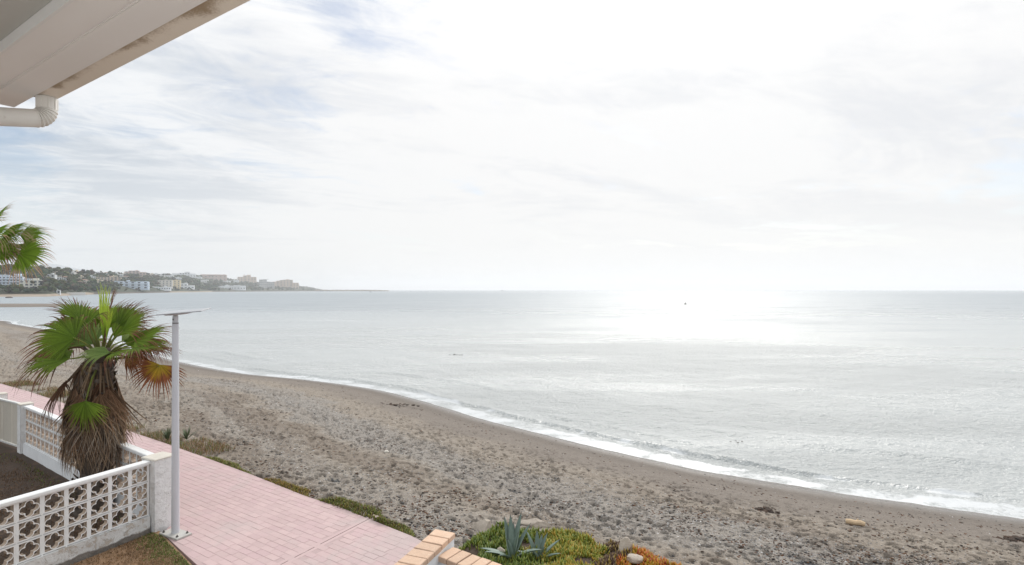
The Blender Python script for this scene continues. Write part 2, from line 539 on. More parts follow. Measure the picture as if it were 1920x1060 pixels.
M = dict(
    beach=mat_beach(), sea=mat_sea(),
    white_paint=mat_stucco('white_block_paint', 0.0, tint=(0.83, 0.835, 0.83), blockcol=True),
    stucco=mat_stucco('white_render', 0.0, tint=(0.80, 0.81, 0.82)),
    peel=mat_stucco('peeling_render', 0.75, True, tint=(0.74, 0.735, 0.72)),
    pillar=mat_stucco('pillar_render', 0.10, False, tint=(0.83, 0.83, 0.825)),
    coping=mat_plain('coping_cement', (0.66, 0.62, 0.55), 0.85, 0.2, 9, 0.4, 50),
    paver=mat_pavers('pink_paver'), mortar=mat_pavers('pink_joint', 0.88),
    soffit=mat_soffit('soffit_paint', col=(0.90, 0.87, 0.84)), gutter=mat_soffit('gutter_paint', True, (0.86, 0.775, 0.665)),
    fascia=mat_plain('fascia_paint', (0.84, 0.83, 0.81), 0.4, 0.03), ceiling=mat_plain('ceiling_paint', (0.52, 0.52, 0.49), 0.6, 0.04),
    pipe=mat_plain('downpipe_paint', (0.82, 0.79, 0.74), 0.4, 0.06, 9, dirt=(0.42, 0.33, 0.23), dirt_amt=0.5),
    pole=mat_plain('lamp_post_paint', (0.58, 0.59, 0.63), 0.38, 0.04, 4, spec=0.5),
    galv=mat_plain('galvanised_steel', (0.50, 0.49, 0.46), 0.5, 0.2, 12, 0.1, dirt=(0.52, 0.42, 0.28), dirt_amt=0.5),
    terrace=mat_plain('pale_terrace_tile', (0.82, 0.79, 0.75), 0.6, 0.08, 3),
    bolt=mat_plain('bolt_steel', (0.16, 0.15, 0.14), 0.55, 0.2, 30, metal=0.6),
    panel=mat_plain('solar_glass', (0.42, 0.43, 0.45), 0.35, 0.04, spec=0.5),
    leaf=mat_attr('palm_leaf', 0.6, 0.25, 18, 0.42, 0.15, 0.12), dead=mat_attr('dead_palm_leaf', 0.85, 0.35, 22, 0.18, 0.15, 0.15),
    bark=mat_attr('palm_trunk', 0.95, 0.4, 22, 0, 0.1),
    fleshy=mat_attr('fleshy_leaf', 0.42, 0.15, 40, 0.12, 0.4), agave=mat_attr('agave_leaf', 0.5, 0.16, 30, 0.03, 0.35),
    rock=mat_plain('stone', (0.47, 0.41, 0.345), 0.9, 0.3, 9, 0.9, 22, dirt=(0.22, 0.18, 0.15), dirt_amt=0.6),
    dark_rock=mat_plain('dark_stone', (0.07, 0.055, 0.05), 0.8, 0.3, 2, 0.8, 4),
    brick=mat_plain('clay_brick', (0.64, 0.45, 0.325), 0.8, 0.14, 24, 0.45, 80, dirt=(0.72, 0.58, 0.46), dirt_amt=0.6, objvar=0.10),
    mortar_brown=mat_plain('brown_mortar', (0.14, 0.075, 0.05), 0.9, 0.2, 20, 0.4),
    soil=mat_plain('garden_earth', (0.060, 0.040, 0.028), 0.95, 0.45, 5, 1.0, 14, dirt=(0.13, 0.08, 0.052), dirt_amt=0.7),
    lawn=mat_plain('dry_lawn', (0.27, 0.17, 0.10), 0.95, 0.35, 7, 1.0, 30, dirt=(0.36, 0.25, 0.16), dirt_amt=0.8),
    blades=mat_attr('grass_blade', 0.6, 0.25, 30, 0.25),
    pebbles=mat_attr('pebble', 0.75, 0.15, 40), litter=mat_attr('weed_litter', 0.9, 0.3, 30),
    gate=mat_plain('cream_gate_paint', (0.66, 0.62, 0.54), 0.5, 0.10, 4), gate_frame=mat_plain('white_gate_paint', (0.72, 0.72, 0.70), 0.5, 0.08, 5),
    wood=mat_plain('driftwood', (0.60, 0.45, 0.29), 0.85, 0.25, 14, 0.5, 40),
    terrain=mat_attr('coast_ground', 0.95, 0.25, 0.05), woods=mat_attr('coast_foliage', 0.9, 0.35, 0.4, 0.1, 0.1),
    wall=mat_attr('house_wall', 0.8, 0.06, 0.2), glass=mat_plain('dark_window', (0.10, 0.12, 0.15), 0.25, 0.1, 0.3, spec=0.5),
    rtile=mat_plain('roof_tile', (0.27, 0.17, 0.13), 0.85, 0.2, 0.6), mountain=mat_plain('mountain_rock', (0.33, 0.36, 0.385), 0.95, 0.2, 0.01),
    hull=mat_attr('boat_paint', 0.5, 0.05),
)

# ------------------------------------------------------------------ shoreline and ground shape
_sh_px = [(340, 680), (450, 700), (570, 712), (700, 730), (800, 755), (900, 785), (1000, 810), (1100, 835), (1200, 858), (1300, 880),
          (1400, 898), (1500, 915), (1600, 930), (1700, 944), (1800, 958), (1920, 974)]
_sh = [(-900, 160), (-400, 150), (-200, 136), (-130, 117), (-98, 103), (-88, 94), (-57, 70.5), (-38, 53.6)]
_sh += [tuple(ground_pt(a, b, SEA)[:2]) for a, b in _sh_px] + [(20, 11.3), (30, 7.2), (60, -6), (150, -50), (700, -300)]
_sh = np.array(_sh)


def smooth_line(pts, n):
    """Catmull-Rom through the points"""
    out = []
    P = np.vstack([2 * pts[0] - pts[1], pts, 2 * pts[-1] - pts[-2]])
    for i in range(1, len(P) - 2):
        t = np.linspace(0, 1, n, endpoint=False)[:, None]
        a, b, c, d = P[i - 1], P[i], P[i + 1], P[i + 2]
        out.append(0.5 * ((2 * b) + (c - a) * t + (2 * a - 5 * b + 4 * c - d) * t ** 2 + (3 * b - a - 3 * c + d) * t ** 3))
    return np.vstack(out + [pts[-1:]])


SHL = smooth_line(_sh, 10)
SHS = np.concatenate([[0], np.cumsum(np.hypot(*np.diff(SHL, axis=0).T))])


def shore_dist(x, y):
    """signed distance from the water's edge (inland positive) and arc length along it"""
    x = np.atleast_1d(np.asarray(x, dtype=np.float64)); y = np.atleast_1d(np.asarray(y, dtype=np.float64))
    best = np.full(len(x), 1e18); bs = np.zeros(len(x))
    a, b = SHL[:-1], SHL[1:]
    for i in range(len(a)):
        dx, dy = b[i] - a[i]
        L2 = dx * dx + dy * dy
        t = np.clip(((x - a[i, 0]) * dx + (y - a[i, 1]) * dy) / L2, 0, 1)
        q = (x - a[i, 0] - t * dx) ** 2 + (y - a[i, 1] - t * dy) ** 2
        k = q < best
        best[k] = q[k]; bs[k] = SHS[i] + t[k] * math.sqrt(L2)
    ys = np.interp(x, SHL[:, 0], SHL[:, 1])
    return np.sqrt(best) * np.where(y < ys, 1.0, -1.0), bs


def beach_profile(d):
    return np.interp(d, [-60, -8, 0, 1.5, 4, 8, 11, 12.5, 60], [-3.2, -2.6, -1.8, -1.58, -1.22, -0.68, -0.22, -0.12, -0.12])


def beach_z(x, y):
    d, _ = shore_dist([x], [y])
    return float(beach_profile(d)[0])


def on_beach(px, py):
    z = -0.5
    for _ in range(25):
        p = ground_pt(px, py, z)
        z = 0.5 * z + 0.5 * beach_z(p.x, p.y)
    return ground_pt(px, py, z)


# the paved promenade, outer (sea side) edge and inner edge
WU = np.array([-0.824, 0.566])              # along the boundary wall, away from the camera
P0 = np.array([-6.28, 9.48])                # corner pillar
P1 = np.array([-12.72, 13.90])              # gate pillar
FW = np.array([-0.41, -0.912])              # along the front wall, towards the camera
outer = [ground_pt(*q)[:2] for q in ((770, 1004), (700, 976), (640, 952), (570, 929), (470, 889), (380, 856), (310, 831), (250, 811), (150, 766), (60, 736), (0, 719))]
outer = [(3.0, 4.2), (0.2, 7.4)] + [tuple(q) for q in outer] + [(-34, 33.5), (-70, 62)]
inner = [(-72, 54.5), (-30, 25.7), tuple(P1 + np.array([0.02, 0.05])), tuple(P0 + np.array([0.16, 0.10])), (-6.02, 9.2), (-4.82, 8.16), (-3.4, 6.9), (0.5, 3.6)]
PAVE = np.array(outer + inner)
GARDEN = np.array([tuple(P1 + WU * 30), tuple(P0), tuple(P0 + FW * 8), (-40, 0), (-60, 20)])
LAWN = np.array([tuple(P0 + np.array([0.1, -0.15])), (-4.85, 8.12), (-3.4, 6.86), (-1.5, 5.2), (-4, 3), tuple(P0 + FW * 6.5)])


def inside(poly, x, y):
    x = np.asarray(x); y = np.asarray(y)
    r = np.zeros(x.shape, dtype=bool)
    j = len(poly) - 1
    for i in range(len(poly)):
        xi, yi = poly[i]; xj, yj = poly[j]
        c = ((yi > y) != (yj > y)) & (x < (xj - xi) * (y - yi) / (yj - yi + 1e-12) + xi)
        r ^= c
        j = i
    return r


def grid_faces(nr, nc):
    i = np.arange(nr - 1)[:, None] * nc + np.arange(nc - 1)[None, :]
    i = i.ravel()
    return np.stack([i, i + 1, i + nc + 1, i + nc], axis=1)


def compact(v, f, *arrs):
    used = np.zeros(len(v), dtype=bool)
    used[f.ravel()] = True
    idx = np.cumsum(used) - 1
    return (v[used], idx[f]) + tuple(a[used] for a in arrs)


def dimples(x, y, cell, depth, seed, share=0.7, rim=0.2):
    """trodden hollows: jittered, elongated pits of very different sizes with a soft raised rim"""
    out = np.zeros_like(x)
    tab = np.random.default_rng(seed).random((128, 128, 6))
    ci, cj = np.floor(x / cell).astype(int), np.floor(y / cell).astype(int)
    for di in (-1, 0, 1):
        for dj in (-1, 0, 1):
            t = tab[(ci + di) & 127, (cj + dj) & 127]
            px = (ci + di + 0.05 + 0.9 * t[:, 0]) * cell
            py = (cj + dj + 0.05 + 0.9 * t[:, 1]) * cell
            an = (t[:, 2] - .5) * 2.2 - .5
            sz = cell * (0.20 + 0.28 * t[:, 3] ** 1.5)
            dx, dy = x - px, y - py
            a = (dx * np.cos(an) + dy * np.sin(an)) / sz
            b = (-dx * np.sin(an) + dy * np.cos(an)) / (sz * 0.68)
            q = a * a + b * b
            on = (t[:, 5] < share) * (0.3 + 1.0 * t[:, 4])
            out += depth * on * (-np.exp(-(q * 1.1) ** 1.6) + rim * np.exp(-(np.sqrt(q) - 1.5) ** 2 * 4))
    return out


def beach_relief(X, Y, d):
    """height of the sand, and the hollows alone"""
    trod = sstep(d + 3 * (fbm(X * 0.3, Y * 0.3, 3) - 0.5), 2.0, 4.8)
    near = np.clip(1.25 - Y / 60.0, 0, 1)
    busy = .60 + .85 * sstep(fbm(X * .45 + 3, Y * .45, 4), .36, .60)
    pit = trod * near * busy * (dimples(X, Y, 0.245, 0.150, 3, .80, .10) + dimples(X + 31, Y + 7, 0.15, 0.055, 4, .5, .12) + dimples(X + 5, Y + 77, 0.62, 0.06, 14, .35, .15))
    few = sstep(fbm(X * 0.5 + 40, Y * 0.5, 3), 0.50, 0.66) * sstep(d, 1.2, 2.5) * (1 - trod)
    pit = pit + few * near * dimples(X + 11, Y + 3, 0.33, 0.07, 9)
    z = beach_profile(d) + pit + 0.10 * sstep(d, 1.0, 6.0) * (fbm(X * 0.35, Y * 0.35, 4) - 0.5)
    return z, pit


def build_beach():
    ys = np.concatenate([np.arange(1500, 1100, -8.0), np.arange(1100, 640, -1.35), np.arange(640, 575, -1.6)])
    Yr = 4700.0 / (ys - HZ)
    ts = np.concatenate([np.linspace(-4, -1.12, 30, endpoint=False), np.linspace(-1.12, 1.06, 1180), np.linspace(1.06, 6, 30)[1:]])
    Y = np.repeat(Yr, len(ts)); X = (Yr[:, None] * ts[None, :]).ravel()
    f = grid_faces(len(Yr), len(ts))
    cov = inside(PAVE, X, Y) | inside(GARDEN, X, Y) | inside(LAWN, X, Y)
    ysx = np.interp(X, SHL[:, 0], SHL[:, 1])
    keep = (~cov) & (Y < ysx + 6 + 0.02 * Y)
    f = f[keep[f].any(axis=1)]
    v0 = np.stack([X, Y], axis=1)
    v, f = compact(v0, f)
    X, Y = v[:, 0], v[:, 1]
    d, s = shore_dist(X, Y)
    z, _ = beach_relief(X, Y, d)
    edge = cov_soft(X, Y)
    z = np.where(edge, np.minimum(z, -0.10), z)
    me = np_mesh('beach', np.stack([X, Y, z], axis=1), f[:, ::-1] if False else f, M['beach'], smooth=True, attrs={'shore': d, 'along': s})
    o = link_mesh('beach', me)
    tag(o, 'trodden grey sand beach sloping from the promenade to the sea', 'beach', kind='structure')


def cov_soft(X, Y):
    return inside(PAVE, X, Y) | inside(GARDEN, X, Y) | inside(LAWN, X, Y)


build_beach()


def build_sea():
    ys = np.concatenate([np.arange(1080, 980, -6.0), np.arange(980, 640, -1.25), np.arange(640, 572, -1.0), HZ + 28 * 0.87 ** np.arange(0, 29)])
    Yr = (CH - SEA) * F / (ys - HZ)
    Yr = np.append(Yr, [15000.0])
    ts = np.concatenate([np.linspace(-6, -1.12, 24, endpoint=False), np.linspace(-1.12, 1.06, 1150), np.linspace(1.06, 6, 24)[1:]])
    Y = np.repeat(Yr, len(ts)); X = (Yr[:, None] * ts[None, :]).ravel()
    dY = np.repeat(np.gradient(Yr), len(ts))
    f = grid_faces(len(Yr), len(ts))
    ysx = np.interp(X, SHL[:, 0], SHL[:, 1])
    keep = Y > ysx - 2.2 - 0.02 * Y
    f = f[keep[f].any(axis=1)]
    v, f, dY = compact(np.stack([X, Y], axis=1), f, dY)
    X, Y = v[:, 0], v[:, 1]
    nearm = Y < 420
    d = np.full(len(X), -500.0); s = np.zeros(len(X))
    d[nearm], s[nearm] = shore_dist(X[nearm], Y[nearm])
    z = np.zeros(len(X))
    g = np.random.default_rng(5)
    for i in range(46):
        lam = 0.45 * 1.10 ** i * g.uniform(0.9, 1.1)
        if lam > 24: break
        an = math.radians(g.normal(250, 38))
        k = 2 * math.pi / lam
        wgt = np.clip(lam / (3.5 * np.abs(dY) + 1e-6) - 0.6, 0, 1)
        patch = 0.4 + 1.2 * vnoise(X / (lam * 6) + i * 3.1, Y / (lam * 6) + i)
        z += 0.0040 * min(lam, 2.5) ** 0.5 * wgt * patch * np.sin(k * (X * math.cos(an) + Y * math.sin(an)) + g.uniform(0, 6.28))
    z *= sstep(-d, -0.2, 3.0) * 0.8 + 0.2
    # small swells breaking along the edge
    wig = 0.55 * (fbm(s * 0.12, s * 0 + 3.3, 3) - 0.5)
    foam = np.zeros(len(X))
    for off, hgt, wdt, fq, sd, lo in ((1.55, 0.125, 0.30, 0.10, 1.0, 0.28), (2.9, 0.065, 0.30, 0.13, 8.0, 0.44), (5.2, 0.07, 0.7, 0.09, 15.0, 0.40)):
        env = sstep(fbm(s * fq + sd, s * 0 + sd, 3), lo, lo + 0.22)
        e = -d - off - 2.2 * wig - 0.35 * (fbm(s * 0.5 + sd, s * 0, 2) - 0.5)
        front = np.exp(-(e / (wdt * 0.30)) ** 2)
        back = np.exp(-(e / wdt) ** 2)
        prof = np.where(e < 0, front, back)
        z += hgt * env * prof
        brk = sstep(fbm(s * 0.22 + sd * 2, s * 0 + 9, 3), 0.42, 0.58)
        if off < 2:
            foam += 0.62 * env * brk * np.exp(-((e + wdt * 0.42) / 0.16) ** 2)
    wash = sstep(d + 0.4 * (fbm(X * 0.8, Y * 0.8, 3) - 0.5), -1.15 , -0.65)
    foam += (0.22 + 0.62 * fbm(X * 1.1, Y * 2.0, 4)) * wash + 0.35 * sstep(d, -2.6, -1.3) * sstep(fbm(X * 0.7 + 9, Y * 1.4, 4), 0.55, 0.7)
    z -= 0.03 * sstep(d, -1.0, 0.4)
    z += np.interp(d, [-1.2, 0.0, 0.6], [0.0, 0.02, 0.05])
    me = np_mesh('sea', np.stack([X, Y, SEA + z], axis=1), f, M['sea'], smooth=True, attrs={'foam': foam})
    o = link_mesh('sea', me)
    tag(o, 'calm silvery sea reaching to the horizon', 'sea', kind='structure')


build_sea()


def sheet(name, poly, z, mat, label, thick=0.0, cols=None):
    """flat polygon with a skirt"""
    n = len(poly)
    vs = [(x, y, z) for x, y in poly]
    fs = [tuple(range(n))]
    if thick:
        vs += [(x, y, z - thick) for x, y in poly]
        fs += [(i, n + i, n + (i + 1) % n, (i + 1) % n) for i in range(n)]
    b = MB().add(vs, fs)
    me = b.mesh(name, mat)
    import bmesh
    bm = bmesh.new(); bm.from_mesh(me)
    bmesh.ops.triangulate(bm, faces=[f for f in bm.faces if len(f.verts) > 4])
    bmesh.ops.recalc_face_normals(bm, faces=bm.faces)
    bm.to_mesh(me); bm.free()
    o = link_mesh(name, me)
    return tag(o, label, name.replace('_', ' '), kind='structure')


# ground under and behind the camera
sheet('ground', [(-300, -250), (120, -250), (60, -20), (3.2, 4.4), (-3, 4.4), (-60, 12), (-300, 60)], -0.16, M['soil'],
      'bare earth behind the garden walls')

# promenade with its pavers
prom = sheet('promenade', PAVE, -0.004, M['mortar'], 'pink paved seafront promenade curving along the beach', 0.16)
uv = np.array([0.84, -0.5426]); vv = np.array([0.5426, 0.84])


def in_pave(cx, cyy, m=0.0):
    return inside(PAVE, np.array([cx]), np.array([cyy]))[0]


def build_pavers():
    L, Wd, J = 0.255, 0.125, 0.0045
    pieces = []
    for r in range(-60, 160):
        off = (r % 2) * 0.5 * L + 0.03 * ((r * 7) % 5 - 2)
        for c in range(-210, 60):
            a, b = c * L + off, r * Wd
            ctr = uv * a + vv * b
            if ctr[1] < 6.6 or ctr[1] > 27 or ctr[0] > 0.4: continue
            pieces.append((a, b, ctr[0], ctr[1]))
    P = np.array(pieces)
    ok = np.ones(len(P), dtype=bool)
    for da, db in ((-.5, -.5), (.5, -.5), (.5, .5), (-.5, .5)):
        q = P[:, 2:4] + uv * da * L + vv * db * Wd
        ok &= inside(PAVE, q[:, 0], q[:, 1])
    # a straight expansion joint crosses the paving
    ja, jb = np.array(ground_pt(520, 1062)[:2]), np.array(ground_pt(690, 974)[:2])
    nrm = np.array([-(jb - ja)[1], (jb - ja)[0]]); nrm /= np.linalg.norm(nrm)
    ok &= np.abs((P[:, 2:4] - ja) @ nrm) > 0.085
    P = P[ok]
    vis = (P[:, 3] > 8.0) & (np.abs(P[:, 2] / P[:, 3]) < 0.97) & (P[:, 2] < -1.2 - (8.6 - P[:, 3]) * 0.2)
    dist = np.hypot(P[:, 2], P[:, 3]) + np.where(vis, 0, 100)
    order = np.argsort(dist)
    rot = math.atan2(uv[1], uv[0])
    shared = []
    for k in range(5):
        g = random.Random(k)
        b = MB()
        hl, hw = (L - J) / 2, (Wd - J) / 2
        s = 0.965 + 0.07 * g.random()
        b.bevbox(-hl, hl, -hw, hw, -0.012, 0.0, 0.0025, (s, s * (0.98 + 0.03 * g.random()), s))
        shared.append(b.mesh('paver', M['paver']))
    for n, i in enumerate(order[:295]):
        link_mesh('paver', random.choice(shared), prom, (P[i, 2], P[i, 3], 0.010 - 0.010 + random.uniform(-0.0025, 0.0015)),
                  (random.gauss(0, 0.006), random.gauss(0, 0.004), rot + random.gauss(0, 0.008)))
    b = MB()
    hl, hw = (L - J) / 2, (Wd - J) / 2
    for i in order[295:]:
        R = Matrix.Translation((P[i, 2], P[i, 3], random.uniform(-0.0025, 0.0015))) @ Matrix.Rotation(rot + random.gauss(0, 0.006), 4, 'Z')
        s = random.uniform(0.96, 1.04)
        b.bevbox(-hl, hl, -hw, hw, -0.012, 0.0, 0.0025, (s, s * random.uniform(0.98, 1.01), s), R)
    jl = MB(); mid = (ja + jb) / 2; dj = (jb - ja) / np.linalg.norm(jb - ja)
    Rj = Matrix.Translation((mid[0], mid[1], 0)) @ Matrix.Rotation(math.atan2(dj[1], dj[0]), 4, 'Z')
    jl.box(-1.75, 1.16, -.005, .005, -.0038, -.0015, Rj).build('expansion_joint', M['soil'], prom)
    for sg in (-1, 1):
        MB().bevbox(-1.75, 1.16, -.082 if sg < 0 else .006, -.006 if sg < 0 else .082, -.012, 0.0, .003, (1, 1, 1), Rj).build('joint_border', M['paver'], prom)
    o = b.build('paving', M['paver'], prom)
    o['kind'] = 'stuff'


build_pavers()
sheet('garden_bed', GARDEN, 0.0, M['soil'], 'brown earth of the garden inside the white block wall', 0.10)
sheet('lawn', LAWN, -0.004, M['lawn'], 'dry patchy lawn outside the front block wall', 0.10)


# ------------------------------------------------------------------ far coast
def ys_at(px, table):
    return np.interp(px, [t[0] for t in table], [t[1] for t in table])


SHORE_D = [(-700, 420), (-200, 440), (0, 470), (90, 480), (140, 600), (200, 800), (260, 980), (340, 1300), (430, 1750), (520, 2150), (600, 2500), (640, 2600)]
CREST_Y = [(-700, 488), (-200, 498), (0, 505), (60, 509), (110, 512), (200, 515), (260, 518), (330, 518), (400, 522), (440, 527), (490, 531), (560, 536), (590, 540.5), (606, 543.5), (640, 546)]


def coast_z(px, Y):
    Ds = ys_at(px, SHORE_D); Dc = Ds * 1.55
    zc = CH + (HZ - ys_at(px, CREST_Y)) / F * Dc
    t = np.clip((Y - Ds) / (Dc - Ds), 0, 1.6)
    shelf = 0.06
    k = np.where(t < shelf, t / shelf * 2.2, 2.2 + (zc - 0.4) * (np.clip((t - shelf) / (1 - shelf), 0, 1) ** 0.9))
    return -1.85 + k + np.where(t > 1, -(t - 1) * 12, 0)


def coast_at(px, py):
    """point of the far coast seen at pixel (px, py)"""
    Ds = ys_at(px, SHORE_D)
    Ys = np.linspace(Ds, Ds * 1.55, 400)
    z = coast_z(px, Ys)
    yy = HZ - (z - CH) / Ys * F
    i = int(np.argmax(yy <= py)) if (yy <= py).any() else 399
    return Vector(((px - 960) / F * Ys[i], Ys[i], float(z[i])))


def build_coast():
    pxs = np.linspace(-700, 640, 340)
    ts = np.concatenate([np.linspace(-0.03, 0.1, 10), np.linspace(0.12, 1.6, 50)])
    V, C = [], []
    for t in ts:
        Ds = ys_at(pxs, SHORE_D)
        Y = Ds * (1 + 0.55 * t)
        z = coast_z(pxs, Y)
        z = np.where(t < 0, -2.3, z)
        X = (pxs - 960) / F * Y
        bump = (fbm(X * 0.02, Y * 0.02, 4) - 0.5) * 9 * np.clip(t * 3, 0, 1) * np.clip((590 - pxs) / 200, 0, 1)
        V.append(np.stack([X, Y, z + bump], axis=1))
        sand = (pxs < 175) | ((pxs > 318) & (pxs < 395))
        n = fbm(X * 0.03 + 7, Y * 0.03, 3)[:, None]
        g = np.array([0.055, 0.066, 0.042]) * (0.7 + 0.6 * n)
        w = np.array([0.34, 0.28, 0.22])[None] * (0.85 + 0.3 * n)
        rk = np.array([0.12, 0.10, 0.085])[None] * (0.7 + 0.6 * n)
        c = np.where(t < 0.065, np.where(sand[:, None], w, rk), g)
        ear = sstep(n[:, 0], 0.66, 0.74)[:, None]
        c = c * (1 - ear * (t > 0.1) * 0.6) + np.array([0.27, 0.22, 0.17]) * ear * (t > 0.1) * 0.6
        C.append(c)
    me = np_mesh('hillside', np.vstack(V), grid_faces(len(ts), len(pxs)), M['terrain'], np.vstack(C), smooth=True)
    tag(link_mesh('hillside', me), 'wooded hillside of the headland across the bay', 'hill', kind='structure')
    # the breakwater
    o = MB()
    for i in range(46):
        px = 592 + i * 3.0
        Y = 2560 + i * 2
        p = at_depth(px, HZ, Y)
        hh = random.uniform(6.0, 7.5) * (1 - 0.35 * max(0, (i - 36) / 10))
        o.box(p.x - 4.6, p.x + 4.6, Y - 8, Y + 8, SEA - 0.5, SEA + hh, top=0.86)
    o.build('stone_mole', M['rock'], (bw := thing('breakwater', 'low rock breakwater running out from the headland tip', 'breakwater')))
    # far mountain
    pxs = np.linspace(-400, 240, 90)
    prof = np.interp(pxs, [-400, -120, 40, 85, 110, 140, 175, 240], [505, 490, 500, 493, 496, 503, 509, 520])
    rows = []
    for t, k in ((0, 0.0), (0.35, 0.55), (0.7, 0.85), (1.0, 1.0), (1.4, 0.4)):
        Y = 3300 + 700 * t
        X = (pxs - 960) / F * Y
        z = (CH + (HZ - prof) / F * 4000 + 10 * (fbm(pxs * 0.05, pxs * 0, 4) - 0.5)) * k
        rows.append(np.stack([X, np.full_like(X, Y), z - (0 if k else 3)], axis=1))
    me = np_mesh('mountain', np.vstack(rows), grid_faces(5, len(pxs)), M['mountain'], smooth=True)
    tag(link_mesh('mountain', me), 'pale far mountain behind the wooded headland', 'mountain', kind='structure')


build_coast()

WIN_MESH = {}
def window_mesh(w, h):
    key = (round(w, 1), round(h, 1))
    if key not in WIN_MESH:
        WIN_MESH[key] = MB().box(-w / 2, w / 2, -0.12, 0.10, 0, h).mesh('window', M['glass'])
    return WIN_MESH[key]


BUILT = []
def building(px, py, wpx, hpx, label, col, floors, bays, roof='flat', group=None, turn=0.0, name='house', bal=False, step=None, tilt_roof=None):
    """a building whose foot is seen at (px, py), wpx by hpx pixels in the photograph"""
    p = coast_at(px, py)
    k = p.y / F
    W, H = wpx * k, hpx * k
    Dp = max(7.0, min(W * 0.55, 16))
    face = math.atan2(p.x, -p.y) * 0 + math.atan2(-p.x, p.y) * 0.85 + turn
    t = thing(name, label, 'building', (p.x, p.y, p.z - 1.0), face, group)
    BUILT.append((px - wpx / 2, px + wpx / 2, py - hpx, py, p.y))
    b = MB()
    H1 = H + 1.0
    if step:
        segs = step
    else:
        gs = random.Random(int(px * 3 + py)); ns = max(1, int(W / 15)); cuts = sorted([0, 1] + [(q + gs.uniform(-.25, .25)) / ns for q in range(1, ns)])
        segs = [(cuts[q], cuts[q + 1], gs.uniform(.82, 1.04) if roof == 'flat' and ns > 1 else 1.0) for q in range(ns)]
    if step and W > 50:
        gs = random.Random(int(px)); new = []
        for a, c, hf in step:
            m_ = max(1, int((c - a) * W / 14))
            new += [(a + (c - a) * q / m_, a + (c - a) * (q + 1) / m_, hf * gs.uniform(.86, 1.06)) for q in range(m_)]
        segs = new
    gd = random.Random(int(px * 5 + py)); dep = {q[0]: gd.choice([0, 0, 1.5, 3.0]) for q in segs}; shd = {q[0]: gd.uniform(.88, 1.10) for q in segs}
    for a, c, hf in segs:
        kc = tuple(min(.85, q * shd[a]) for q in col)
        b.box(-W / 2 + a * W, -W / 2 + c * W, dep[a], Dp, -2.5, H1 * hf, col=kc)
        if roof == 'flat':
            for q in ((-W / 2 + a * W, -W / 2 + c * W, dep[a] - 0.15, dep[a] + 0.12),):
                b.box(q[0] - 0.15, q[1] + 0.15, q[2], q[3], H1 * hf + 0.02, H1 * hf + 0.65, col=kc)
    b.build('wall', M['wall'], t)
    fh = H1 / max(floors, 1)
    for a, c, hf in segs:
        nb = max(1, round(bays * (c - a)))
        bw = (c - a) * W / nb
        nf = max(1, int(round(floors * hf)))
        for fl in range(nf):
            if bal:
                s = MB()
                x0, x1 = -W / 2 + a * W + 0.3, -W / 2 + c * W - 0.3
                s.box(x0, x1, dep[a] - 1.5, dep[a] - 0.003, fl * fh + 0.05, fl * fh + 0.25, col=col)
                s.box(x0, x1, dep[a] - 1.5, dep[a] - 1.38, fl * fh + 0.253, fl * fh + 1.1, col=col)
                s.build('balcony', M['wall'], t)
            for bi in range(nb):
                w = window_mesh(min(bw * 0.55, 4.0 if bal else (5.0 if W > 40 else 2.2)), min(fh * 0.58, 2.6))
                link_mesh('window', w, t, (-W / 2 + a * W + (bi + 0.5) * bw, dep[a] - 0.02, fl * fh + fh * 0.26))
    if roof == 'tile':
        r = MB()
        h = min(2.6, Dp * 0.22)
        vs_ = [(-W / 2 - .5, -.6, H1), (W / 2 + .5, -.6, H1), (W / 2 + .5, Dp + .6, H1), (-W / 2 - .5, Dp + .6, H1),
               (-W / 2 + Dp * .35, Dp / 2, H1 + h), (W / 2 - Dp * .35, Dp / 2, H1 + h)]
        if W < Dp * 0.8: vs_[4] = vs_[5] = (0, Dp / 2, H1 + h)
        r.add(vs_, [(0, 1, 5, 4), (1, 2, 5), (2, 3, 4, 5), (3, 0, 4), (3, 2, 1, 0)])
        r.build('roof', M['rtile'], t)
    else:
        r = MB()
        g = random.Random(int(px * 7 + py))
        xx = g.uniform(-W * 0.3, W * 0.2)
        r.box(xx, xx + min(5, W * 0.25), Dp * .3, Dp * .7, H1 * max(s_[2] for s_ in segs) + 0.0, H1 * max(s_[2] for s_ in segs) + 2.0, col=col)
        r.build('stair_hut', M['wall'], t)
    return t


WH = (0.74, 0.76, 0.78); WB = (0.62, 0.70, 0.80); CR = (0.66, 0.58, 0.46); BE = (0.56, 0.45, 0.36); PK = (0.55, 0.43, 0.38); YE = (0.72, 0.60, 0.40)
building(18, 538, 62, 19, 'long bluish white hotel with rows of windows behind the shore trees', WB, 4, 12, name='hotel', bal=True,
         step=[(0, .25, 1.0), (.25, .5, 1.1), (.5, .8, 0.98), (.8, 1, .78)])
building(62, 541, 40, 15, 'cream white stepped hotel wing beside the bluish white hotel', (0.72, 0.71, 0.64), 3, 7, name='hotel', step=[(0, .35, .9), (.35, .8, 1.0), (.8, 1, .6)])
building(247, 541, 53, 13, 'white apartment block with six balcony bays near the water', WB, 3, 6, name='apartment_block', bal=True)
building(300, 543, 34, 5, 'low white pavilion just right of the balcony apartment block', WH, 1, 8, name='pavilion')
building(310, 540, 22, 14, 'grey cream apartment block above the small beach', (0.58, 0.55, 0.5), 4, 4, name='apartment_block')
building(328, 540, 18, 14, 'yellow cream apartment block above the small beach', YE, 4, 3, name='apartment_block')
building(348, 541, 28, 9, 'white terraced villa right of the yellow apartment block', WH, 2, 5, name='villa', step=[(0, .6, 1.0), (.6, 1, .65)])
building(435, 543, 46, 8, 'long low white building on the shore under the trees', WH, 1, 10, name='beach_hotel')
building(463, 531, 32, 14, 'beige flat topped tower block on the headland', BE, 5, 7, name='tower_block', step=[(0, .3, .9), (.3, .7, 1.05), (.7, 1, .92)])
